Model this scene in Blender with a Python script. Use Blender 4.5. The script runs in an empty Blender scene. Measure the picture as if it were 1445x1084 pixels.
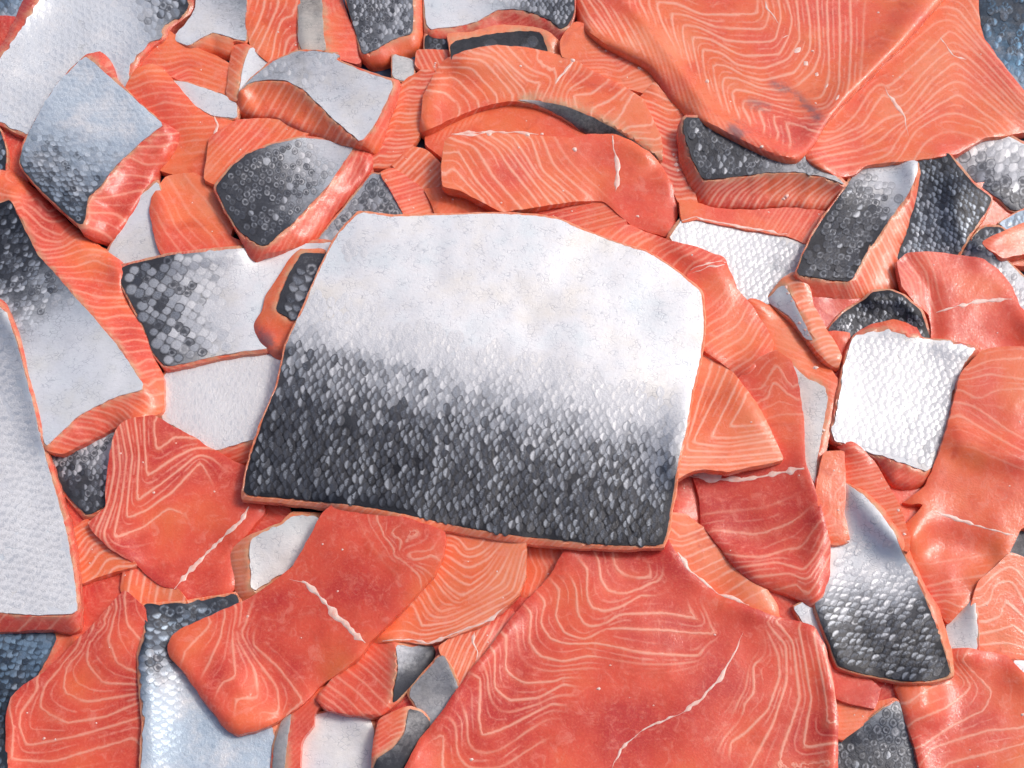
import bpy, math, random
import numpy as np
from mathutils import Vector
from mathutils.geometry import delaunay_2d_cdt

random.seed(7)
rng = np.random.default_rng(11)
scene = bpy.context.scene

# ------------------------------------------------------------------ camera, sky, sun, exposure
PITCH = math.radians(27.0)          # off straight down
HFOV = math.radians(46.0)
PW, PH = 1445.0, 1084.0             # photograph size: pixels only give directions
FPX = (PW / 2) / math.tan(HFOV / 2)
PXM = 0.36e-3                       # metres per pixel on the heap
DIST = PXM * FPX
ZREF = 0.045                        # mean height of the heap's surface above the tub floor
CAM = np.array([0.0, -DIST * math.sin(PITCH), ZREF + DIST * math.cos(PITCH)])

cam_d = bpy.data.cameras.new("camera")
cam = bpy.data.objects.new("camera", cam_d)
scene.collection.objects.link(cam)
cam.location = CAM
cam.rotation_euler = (PITCH, 0, 0)
cam_d.sensor_fit = 'HORIZONTAL'
cam_d.angle = HFOV
cam_d.clip_start = 0.02
cam_d.clip_end = 20
scene.camera = cam

SUN_EL, SUN_AZ = math.radians(50.0), math.radians(66.0)     # azimuth from +Y (top of the picture), clockwise
world = bpy.data.worlds.new("World")
scene.world = world
world.use_nodes = True
wn = world.node_tree
wn.nodes.clear()
sky = wn.nodes.new("ShaderNodeTexSky")
sky.sky_type = 'NISHITA'
sky.sun_disc = False
sky.sun_elevation = SUN_EL
sky.sun_rotation = SUN_AZ
sky.altitude = 0
sky.air_density = 0.5
sky.dust_density = 4.0
sky.ozone_density = 0.6
bg = wn.nodes.new("ShaderNodeBackground")
bg.inputs[1].default_value = 0.15
wo = wn.nodes.new("ShaderNodeOutputWorld")
wn.links.new(sky.outputs[0], bg.inputs[0])
wn.links.new(bg.outputs[0], wo.inputs[0])

sun_d = bpy.data.lights.new("sun", 'SUN')
sun_d.energy = 1.2
sun_d.angle = math.radians(13.0)
sun_d.color = (1.0, 0.975, 0.95)
sun = bpy.data.objects.new("sun", sun_d)
scene.collection.objects.link(sun)
sdir = Vector((math.sin(SUN_AZ) * math.cos(SUN_EL), math.cos(SUN_AZ) * math.cos(SUN_EL), math.sin(SUN_EL)))
sun.rotation_euler = sdir.to_track_quat('Z', 'Y').to_euler()
sun.location = sdir * 2

scene.view_settings.view_transform = 'Standard'
scene.view_settings.look = 'None'
scene.view_settings.gamma = 1.0
scene.view_settings.exposure = 0.16
scene.view_settings.use_curve_mapping = False

# ------------------------------------------------------------------ materials
def mat(name):
    m = bpy.data.materials.new(name)
    m.use_nodes = True
    nt = m.node_tree
    nt.nodes.clear()
    out = nt.nodes.new("ShaderNodeOutputMaterial")
    b = nt.nodes.new("ShaderNodeBsdfPrincipled")
    nt.links.new(b.outputs[0], out.inputs[0])
    return m, nt, b

class N:
    """tiny node-graph helper"""
    def __init__(s, nt): s.nt = nt
    def link(s, a, b): s.nt.links.new(a, b)
    def put(s, sock, v):
        if hasattr(v, "links") or hasattr(v, "is_linked"): s.nt.links.new(v, sock)
        else: sock.default_value = v
    def attr(s, name):
        n = s.nt.nodes.new("ShaderNodeAttribute"); n.attribute_name = name
        return n.outputs["Fac"]
    def math(s, op, a, b=0.0, c=0.0, clamp=False):
        n = s.nt.nodes.new("ShaderNodeMath"); n.operation = op; n.use_clamp = clamp
        s.put(n.inputs[0], a); s.put(n.inputs[1], b); s.put(n.inputs[2], c)
        return n.outputs[0]
    def coord(s, scale=(1, 1, 1), rot=(0, 0, 0)):
        t = s.nt.nodes.new("ShaderNodeTexCoord")
        m = s.nt.nodes.new("ShaderNodeMapping")
        m.inputs["Scale"].default_value = scale
        m.inputs["Rotation"].default_value = rot
        s.link(t.outputs["Object"], m.inputs["Vector"])
        oi = s.nt.nodes.new("ShaderNodeObjectInfo")
        k = s.math('MULTIPLY', oi.outputs["Random"], 7.0)
        cx = s.nt.nodes.new("ShaderNodeCombineXYZ")
        s.link(k, cx.inputs[0]); s.link(k, cx.inputs[2])
        s.link(cx.outputs[0], m.inputs["Location"])
        return m.outputs[0]
    def noise(s, vec, scale, detail=3.0, rough=0.55, dist=0.0):
        n = s.nt.nodes.new("ShaderNodeTexNoise")
        s.link(vec, n.inputs["Vector"])
        n.inputs["Scale"].default_value = scale; n.inputs["Detail"].default_value = detail
        n.inputs["Roughness"].default_value = rough; n.inputs["Distortion"].default_value = dist
        return n.outputs["Fac"]
    def voro(s, vec, scale, feature='F1', rnd=1.0):
        n = s.nt.nodes.new("ShaderNodeTexVoronoi"); n.feature = feature
        s.link(vec, n.inputs["Vector"]); n.inputs["Scale"].default_value = scale
        n.inputs["Randomness"].default_value = rnd
        return n.outputs
    def ramp(s, fac, stops, interp='LINEAR'):
        n = s.nt.nodes.new("ShaderNodeValToRGB"); n.color_ramp.interpolation = interp
        e = n.color_ramp.elements
        e[0].position, e[0].color = stops[0][0], (*stops[0][1], 1)
        e[1].position, e[1].color = stops[-1][0], (*stops[-1][1], 1)
        for p, c in stops[1:-1]:
            x = e.new(p); x.color = (*c, 1)
        s.link(fac, n.inputs[0])
        return n.outputs[0]
    def sstep(s, x, a, b):
        n = s.nt.nodes.new("ShaderNodeMapRange"); n.interpolation_type = 'SMOOTHSTEP'
        s.put(n.inputs[0], x); s.put(n.inputs[1], a); s.put(n.inputs[2], b)
        return n.outputs[0]
    def mix(s, f, a, b, mode='MIX'):
        n = s.nt.nodes.new("ShaderNodeMix"); n.data_type = 'RGBA'; n.blend_type = mode
        s.put(n.inputs["Factor"], f)
        for i, v in ((6, a), (7, b)):
            if isinstance(v, tuple): n.inputs[i].default_value = (*v, 1)
            else: s.link(v, n.inputs[i])
        return n.outputs[2]
    def bump(s, h, strength, dist, prev=None):
        n = s.nt.nodes.new("ShaderNodeBump")
        n.inputs["Strength"].default_value = strength; n.inputs["Distance"].default_value = dist
        s.link(h, n.inputs["Height"])
        if prev is not None: s.link(prev, n.inputs["Normal"])
        return n.outputs[0]

def flesh_material():
    m, nt, b = mat("salmon flesh"); g = N(nt)
    co = g.coord()
    ph, amp, tint, rim = g.attr("phase"), g.attr("amp"), g.attr("tint"), g.attr("rim")
    w1 = g.noise(co, 90, 3, .6)
    w2 = g.noise(co, 420, 2, .6)
    p = g.math('ADD', ph, g.math('MULTIPLY', g.math('SUBTRACT', w1, .5), .14))
    p = g.math('ADD', p, g.math('MULTIPLY', g.math('SUBTRACT', w2, .5), .09))
    fr = g.math('FRACT', g.math('ADD', p, .5))
    t = g.math('ABSOLUTE', g.math('SUBTRACT', fr, .5))
    wn_ = g.noise(co, 70, 2, .5)
    wid = g.math('MULTIPLY', g.attr("lgrad"), g.math('ADD', 1.0, g.math('MULTIPLY', wn_, 3.8)))
    line = g.math('SUBTRACT', 1.0, g.sstep(g.math('DIVIDE', t, wid), .0, 1.0))
    brk = g.sstep(g.noise(co, 55, 3, .6), .22, .5)
    line = g.math('MULTIPLY', g.math('MULTIPLY', line, amp), g.math('ADD', .3, g.math('MULTIPLY', brk, .7)))
    # finer secondary lines between the main ones
    fr2 = g.math('FRACT', p)
    t2 = g.math('ABSOLUTE', g.math('SUBTRACT', fr2, .5))
    line2 = g.math('SUBTRACT', 1.0, g.sstep(g.math('DIVIDE', t2, wid), .05, .8))
    brk2 = g.sstep(g.noise(co, 80, 3, .6), .38, .58)
    wide = g.math('SUBTRACT', 1.0, g.sstep(g.attr("lgrad"), .08, .15))
    line2 = g.math('MULTIPLY', g.math('MULTIPLY', line2, g.math('MULTIPLY', amp, wide)), g.math('MULTIPLY', brk2, .65))
    line = g.math('MAXIMUM', line, line2)
    # soft halo of fat either side of a line
    halo = g.math('MULTIPLY', g.math('SUBTRACT', 1.0, g.sstep(t, .0, .34)), g.math('MULTIPLY', amp, .30))
    # muscle colour
    oi = nt.nodes.new("ShaderNodeObjectInfo")
    big = g.noise(co, 22, 3, .55)
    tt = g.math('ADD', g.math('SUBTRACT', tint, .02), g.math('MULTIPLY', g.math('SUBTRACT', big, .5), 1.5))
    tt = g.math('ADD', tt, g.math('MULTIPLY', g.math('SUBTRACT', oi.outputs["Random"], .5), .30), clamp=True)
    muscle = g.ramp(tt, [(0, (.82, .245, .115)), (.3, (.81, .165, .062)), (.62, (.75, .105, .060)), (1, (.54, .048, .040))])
    fib = g.noise(g.coord((1, 1, 1)), 900, 3, .7)
    muscle = g.mix(g.math('MULTIPLY', g.sstep(fib, .45, .75), .34), muscle, (.84, .26, .15))
    mott = g.noise(co, 260, 4, .65)
    muscle = g.mix(g.math('MULTIPLY', g.sstep(mott, .52, .75), .25), muscle, (.82, .19, .095))
    vein = g.sstep(g.noise(g.coord((1, 1, 1), (0, 0, .6)), 150, 6, .75, 1.2), .50, .66)
    muscle = g.mix(g.math('MULTIPLY', vein, .42), muscle, (.84, .30, .22))
    deep = g.sstep(g.noise(co, 48, 5, .65, .8), .52, .74)
    muscle = g.mix(g.math('MULTIPLY', deep, .45), muscle, (.52, .045, .020))
    col = g.mix(halo, muscle, (.84, .26, .14))
    col = g.mix(g.math('MULTIPLY', line, .70), col, (.90, .48, .35))
    # beige-brown fat under the skin edge
    rn = g.math('MULTIPLY', rim, g.sstep(g.noise(co, 130, 3, .6), .30, .65))
    col = g.mix(g.math('MULTIPLY', rn, .85), col, (.58, .38, .23))
    br = g.math('MULTIPLY', g.attr("bruise"), g.sstep(g.noise(co, 120, 4, .65), .30, .62))
    col = g.mix(g.math('MULTIPLY', br, .75), col, (.13, .11, .13))
    nt.links.new(col, b.inputs["Base Color"])
    b.inputs["Subsurface Weight"].default_value = .25
    b.inputs["Subsurface Radius"].default_value = (1.0, .32, .18)
    b.inputs["Subsurface Scale"].default_value = .0022
    rr = g.math('ADD', .16, g.math('MULTIPLY', g.noise(co, 180, 3, .6), .26))
    nt.links.new(rr, b.inputs["Roughness"])
    b.inputs["Specular IOR Level"].default_value = .27
    b.inputs["Coat Weight"].default_value = .28
    b.inputs["Coat Roughness"].default_value = .09
    h = g.math('ADD', g.math('MULTIPLY', line, .25), g.math('MULTIPLY', fib, .35))
    h = g.math('ADD', h, g.math('MULTIPLY', mott, .25))
    n1 = g.bump(h, .45, .0007)
    cn = g.bump(g.noise(co, 210, 4, .6), .35, .0016)
    nt.links.new(cn, b.inputs["Coat Normal"])
    nt.links.new(n1, b.inputs["Normal"])
    return m

SKIN_STOPS = [(0, (.85, .85, .85)), (.25, (.64, .65, .67)), (.45, (.34, .355, .38)),
              (.68, (.070, .074, .086)), (1, (.012, .013, .018))]

def skin_material():
    m, nt, b = mat("salmon skin"); g = N(nt)
    co = g.coord()
    dk, blue, warm = g.attr("dark"), g.attr("blue"), g.attr("warm")
    na = g.math('ADD', .12, g.math('MULTIPLY', dk, .7), clamp=True)
    d = g.math('ADD', dk, g.math('MULTIPLY', g.math('SUBTRACT', g.noise(co, 75, 5, .7), .5), g.math('MINIMUM', na, .42)))
    d = g.math('ADD', d, g.math('MULTIPLY', g.math('SUBTRACT', g.noise(co, 500, 3, .7), .5), .24))
    cell = g.voro(g.coord((1, 1.5, 1)), 330, 'DISTANCE_TO_EDGE')[0]
    edge = g.math('SUBTRACT', 1.0, g.sstep(cell, .0, .10))
    brk = g.sstep(g.noise(co, 140, 4, .7), .47, .60)
    crack = g.math('MULTIPLY', edge, brk)
    crk = g.math('MULTIPLY', crack, g.math('SUBTRACT', .26, g.math('MULTIPLY', dk, .4), clamp=True))
    d = g.math('ADD', d, crk, clamp=True)
    col = g.ramp(d, SKIN_STOPS)
    hue = g.ramp(g.noise(co, 30, 4, .6), [(.3, (.90, .98, 1.0)), (.5, (1, 1, 1)), (.7, (1.0, .95, .86))])
    col = g.mix(.8, col, hue, 'MULTIPLY')
    col = g.mix(g.math('MULTIPLY', blue, g.sstep(g.noise(co, 60, 4, .65), .2, .6)), col, (.22, .48, .72), 'MULTIPLY')
    col = g.mix(g.math('MULTIPLY', warm, .8), col, (.80, .66, .50), 'MULTIPLY')
    nt.links.new(col, b.inputs["Base Color"])
    b.inputs["Metallic"].default_value = .30
    rr = g.math('ADD', .36, g.math('MULTIPLY', g.noise(co, 230, 4, .65), .26))
    nt.links.new(rr, b.inputs["Roughness"])
    b.inputs["Specular IOR Level"].default_value = .42
    b.inputs["Subsurface Weight"].default_value = .0
    n1 = g.bump(g.math('SUBTRACT', g.noise(co, 650, 3, .7), g.math('MULTIPLY', crack, .8)), .14, .0008)
    n2 = g.bump(g.noise(g.coord((1, 1.8, 1)), 130, 4, .65), .07, .0030, n1)
    nt.links.new(n2, b.inputs["Normal"])
    return m

def scale_material():
    m, nt, b = mat("fish scale"); g = N(nt)
    co = g.coord()
    dk, rr, rnd, sty, blue = g.attr("dark"), g.attr("rr"), g.attr("rnd"), g.attr("style"), g.attr("blue")
    oi = nt.nodes.new("ShaderNodeObjectInfo")
    fine = g.noise(co, 1300, 3, .7)
    d = g.math('ADD', dk, g.math('MULTIPLY', g.math('SUBTRACT', rnd, .45), .42))
    d = g.math('ADD', d, g.math('MULTIPLY', g.math('SUBTRACT', fine, .5), .5), clamp=True)
    base = g.ramp(dk, SKIN_STOPS)
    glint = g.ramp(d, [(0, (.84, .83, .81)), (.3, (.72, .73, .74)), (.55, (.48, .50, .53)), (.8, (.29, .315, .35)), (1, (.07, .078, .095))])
    # style 0: silvery lens, a glint painted into its tip side, fading into the pigment at its rim; style 1: dark dot in a silver ring
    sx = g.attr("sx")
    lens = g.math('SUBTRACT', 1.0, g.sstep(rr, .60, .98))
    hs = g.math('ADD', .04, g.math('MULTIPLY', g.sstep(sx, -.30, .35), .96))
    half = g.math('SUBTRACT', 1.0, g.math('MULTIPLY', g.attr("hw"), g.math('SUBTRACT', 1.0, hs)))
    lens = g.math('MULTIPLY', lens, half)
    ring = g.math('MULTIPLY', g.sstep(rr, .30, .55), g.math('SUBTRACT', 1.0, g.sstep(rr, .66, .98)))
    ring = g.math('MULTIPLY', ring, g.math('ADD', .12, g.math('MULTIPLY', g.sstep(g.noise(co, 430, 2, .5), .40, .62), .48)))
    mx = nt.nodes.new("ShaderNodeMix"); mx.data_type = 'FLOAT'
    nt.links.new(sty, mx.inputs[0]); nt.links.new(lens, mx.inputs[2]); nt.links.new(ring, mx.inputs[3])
    base = g.mix(g.math('MULTIPLY', g.math('SUBTRACT', 1.0, dk), .22), base, (.30, .31, .33))
    base2 = g.mix(g.math('MULTIPLY', sty, .8), base, (.045, .048, .058))
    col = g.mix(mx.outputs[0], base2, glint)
    col = g.mix(g.math('MULTIPLY', blue, g.sstep(g.noise(co, 60, 4, .65), .2, .6)), col, (.22, .48, .72), 'MULTIPLY')
    nt.links.new(col, b.inputs["Base Color"])
    nt.links.new(g.math('MULTIPLY', mx.outputs[0], .40), b.inputs["Metallic"])
    b.inputs["Specular IOR Level"].default_value = .42
    nt.links.new(g.math('ADD', .27, g.math('MULTIPLY', fine, .3)), b.inputs["Roughness"])
    nt.links.new(g.bump(g.noise(co, 800, 3, .7), .5, .0006), b.inputs["Normal"])
    return m

def fat_material():
    m, nt, b = mat("white fat"); g = N(nt)
    co = g.coord()
    col = g.ramp(g.noise(co, 320, 3, .6), [(.3, (.84, .46, .37)), (.65, (.90, .66, .57))])
    nt.links.new(col, b.inputs["Base Color"])
    b.inputs["Subsurface Weight"].default_value = .3
    b.inputs["Subsurface Radius"].default_value = (1, .5, .35)
    b.inputs["Subsurface Scale"].default_value = .002
    b.inputs["Roughness"].default_value = .35
    nt.links.new(g.bump(g.noise(co, 600, 3, .6), .3, .0005), b.inputs["Normal"])
    return m

def tub_material():
    m, nt, b = mat("blue plastic tub"); g = N(nt)
    co = g.coord()
    col = g.ramp(g.noise(co, 40, 4, .6), [(.3, (.012, .035, .075)), (.7, (.03, .075, .14))])
    nt.links.new(col, b.inputs["Base Color"])
    b.inputs["Roughness"].default_value = .4
    return m

FLESH, SKIN, SCALE, FAT, TUB = flesh_material(), skin_material(), scale_material(), fat_material(), tub_material()

# ------------------------------------------------------------------ geometry helpers
CP, SP = math.cos(PITCH), math.sin(PITCH)
def to_world(u, v, z):
    """pixel direction met with height z -> world point (arrays)"""
    dx = (u - PW / 2) / FPX
    dy = -(v - PH / 2) / FPX
    wx, wy, wz = dx, dy * CP + SP, dy * SP - CP
    t = (z - CAM[2]) / wz
    return np.stack([CAM[0] + t * wx, CAM[1] + t * wy, CAM[2] + t * wz], -1)

def crop(ox, oy, s):
    return lambda *a: [(ox + a[i] / s, oy + a[i + 1] / s) for i in range(0, len(a), 2)]
# regions of the photograph at the zoom they were measured at
A = crop(0, 0, 2.994); B = crop(440, 0, 2.994); C = crop(900, 0, 2.651); D = crop(0, 330, 2.994)
E = crop(340, 270, 2.085); F = crop(940, 340, 2.853); G = crop(0, 680, 2.683); H = crop(440, 700, 2.824)
I = crop(920, 700, 2.752); K = crop(120, 560, 4.817); Q = crop(800, 0, 3.6125); W = crop(620, 780, 2.535)
X = crop(0, 0, 1.0); NN = crop(160, 340, 4.817); J = crop(1100, 700, 4.817)

def chaikin(p, it=2, q=.08):
    p = np.array(p, float)
    for _ in range(it):
        n = np.roll(p, -1, 0)
        a, b = p * (1 - q) + n * q, p * q + n * (1 - q)
        p = np.empty((len(a) * 2, 2)); p[0::2], p[1::2] = a, b
        q = .25
    return p

def resample(p, step, closed=True):
    p = np.array(p, float)
    if closed: p = np.vstack([p, p[:1]])
    seg = np.hypot(*np.diff(p, axis=0).T)
    s = np.concatenate([[0], np.cumsum(seg)])
    n = max(3, int(round(s[-1] / step)))
    t = np.linspace(0, s[-1], n, endpoint=not closed) if not closed else np.arange(n) * s[-1] / n
    return np.stack([np.interp(t, s, p[:, 0]), np.interp(t, s, p[:, 1])], -1)

def inside(P, poly):
    x, y = P[:, 0], P[:, 1]
    r = np.zeros(len(P), bool)
    x0, y0 = poly[:, 0], poly[:, 1]
    x1, y1 = np.roll(x0, -1), np.roll(y0, -1)
    for a, b, c, d in zip(x0, y0, x1, y1):
        if b == d: continue
        k = ((b > y) != (d > y)) & (x < (c - a) * (y - b) / (d - b) + a)
        r ^= k
    return r

def dist(P, poly, closed=True):
    a = poly
    b = np.roll(poly, -1, 0) if closed else poly[1:]
    if not closed: a = poly[:-1]
    ab = b - a
    L = (ab ** 2).sum(-1) + 1e-9
    out = np.full(len(P), 1e9)
    for k in range(0, len(P), 4000):
        q = P[k:k + 4000]
        ap = q[:, None] - a[None]
        t = np.clip((ap * ab[None]).sum(-1) / L, 0, 1)
        d = ap - t[..., None] * ab[None]
        out[k:k + 4000] = np.sqrt((d ** 2).sum(-1).min(1))
    return out

def smooth_noise(P, cell, seed):
    """value noise in pixel space for hand-cut unevenness"""
    r = np.random.default_rng(seed)
    T = r.random((64, 64)) * 2 - 1
    q = P / cell
    i = np.floor(q).astype(int); f = q - i
    f = f * f * (3 - 2 * f)
    g = lambda a, b: T[(i[:, 0] + a) % 64, (i[:, 1] + b) % 64]
    return (g(0, 0) * (1 - f[:, 0]) + g(1, 0) * f[:, 0]) * (1 - f[:, 1]) + (g(0, 1) * (1 - f[:, 0]) + g(1, 1) * f[:, 0]) * f[:, 1]

def triangulate(poly, step, rings=(1.2, 5.0, 9.0)):
    """fill a pixel outline: boundary first, inset rings, then a jittered lattice"""
    n = len(poly)
    pts = [poly]
    t = np.roll(poly, -1, 0) - np.roll(poly, 1, 0)
    t /= np.hypot(*t.T)[:, None] + 1e-9
    nr = np.stack([-t[:, 1], t[:, 0]], -1)
    area = .5 * np.sum(poly[:, 0] * np.roll(poly[:, 1], -1) - np.roll(poly[:, 0], -1) * poly[:, 1])
    if area < 0: nr = -nr
    for d in rings:
        q = poly + nr * d
        k = inside(q, poly)
        q = q[k]
        q = q[dist(q, poly) > d * .85] if len(q) else q
        pts.append(q)
    lo, hi = poly.min(0), poly.max(0)
    gx = np.arange(lo[0], hi[0], step); gy = np.arange(lo[1], hi[1], step * .866)
    gg = np.stack(np.meshgrid(gx, gy), -1)
    gg[1::2, :, 0] += step / 2
    gg = gg.reshape(-1, 2) + rng.uniform(-.12, .12, (gg.size // 2, 2)) * step
    gg = gg[inside(gg, poly)]
    if len(gg): gg = gg[dist(gg, poly) > rings[-1] + step * .6]
    pts.append(gg)
    P = np.vstack(pts)
    vs, _, fs, ov, _, _ = delaunay_2d_cdt([Vector(p) for p in P], [(i, (i + 1) % n) for i in range(n)], [], 1, 1e-4)
    V = np.array([(v.x, v.y) for v in vs])
    bmap = {}
    for j, o in enumerate(ov):
        for k in o:
            if k < n: bmap[k] = j
    ring = [bmap[k] for k in range(n) if k in bmap]
    fs = [f for f in fs]
    # orient: +z up means counter-clockwise in world (pixel v points down)
    out = []
    for f in fs:
        a, b, c = V[f[0]], V[f[1]], V[f[2]]
        s = (b[0] - a[0]) * (c[1] - a[1]) - (b[1] - a[1]) * (c[0] - a[0])
        out.append(tuple(f) if s < 0 else (f[0], f[2], f[1]))
    return V, out, ring, area

def mesh_obj(name, verts, faces, material, parent, attrs=None, smooth=True, sharp=0):
    me = bpy.data.meshes.new(name)
    me.from_pydata([tuple(v) for v in verts], [], faces)
    me.materials.append(material)
    if attrs:
        for k, a in attrs.items():
            x = me.attributes.new(k, 'FLOAT', 'POINT')
            x.data.foreach_set("value", np.ascontiguousarray(a, np.float32))
    if smooth:
        me.shade_smooth()
        if sharp: me.set_sharp_from_angle(angle=math.radians(sharp))
    o = bpy.data.objects.new(name, me)
    scene.collection.objects.link(o)
    o.parent = parent
    return o

def rbf(lines):
    pts, val = [], []
    for ph, pl in lines:
        q = resample(pl, 9, closed=False)
        pts.append(q); val += [ph] * len(q)
    P = np.vstack(pts); y = np.array(val, float)
    r = np.hypot(P[:, None, 0] - P[None, :, 0], P[:, None, 1] - P[None, :, 1])
    n = len(P)
    M = np.zeros((n + 3, n + 3))
    M[:n, :n] = -r + np.eye(n) * .8
    M[:n, n] = 1; M[:n, n + 1:] = P / 100
    M[n:, :n] = M[:n, n:].T
    sol = np.linalg.lstsq(M, np.concatenate([y, [0, 0, 0]]), rcond=None)[0]
    def f(Z):
        out = np.empty(len(Z)); dm = np.empty(len(Z))
        for k in range(0, len(Z), 4000):
            q = Z[k:k + 4000]
            d = np.hypot(q[:, None, 0] - P[None, :, 0], q[:, None, 1] - P[None, :, 1])
            out[k:k + 4000] = -d @ sol[:n] + sol[n] + (q / 100) @ sol[n + 1:]
            dm[k:k + 4000] = d.min(1)
        return out, dm
    return f

def par(c, x0, y0, x1, y1, n, *ln):
    """n+1 copies of polyline ln (given at x0,y0) shifted step by step to x1,y1"""
    r = []
    for k in range(n + 1):
        dx, dy = (x1 - x0) * k / n, (y1 - y0) * k / n
        r.append((k, c(*[ln[i] + (dx if i % 2 == 0 else dy) for i in range(len(ln))])))
    return r

# ------------------------------------------------------------------ the heap: each piece drapes over what lies under it
GS = 4.0
GX0, GY0 = -120.0, -120.0
GW, GH = int((PW + 240) / GS) + 1, int((PH + 240) / GS) + 1
HMAP = np.full((GH, GW), 0.004)
GP = np.stack(np.meshgrid(GX0 + np.arange(GW) * GS, GY0 + np.arange(GH) * GS), -1)

def blur(a, r):
    k = np.exp(-.5 * (np.arange(-2 * r, 2 * r + 1) / r) ** 2); k /= k.sum()
    p = np.pad(a, 2 * r, mode='edge')
    p = np.apply_along_axis(lambda x: np.convolve(x, k, 'valid'), 0, p)
    return np.apply_along_axis(lambda x: np.convolve(x, k, 'valid'), 1, p)

def bil(a, P):
    x = np.clip((P[:, 0] - GX0) / GS, 0, GW - 1.001); y = np.clip((P[:, 1] - GY0) / GS, 0, GH - 1.001)
    i, j = x.astype(int), y.astype(int); f, g = x - i, y - j
    return (a[j, i] * (1 - f) + a[j, i + 1] * f) * (1 - g) + (a[j + 1, i] * (1 - f) + a[j + 1, i + 1] * f) * g

GROUP = "salmon pieces heaped in the tub"
COUNT = [0]

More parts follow.
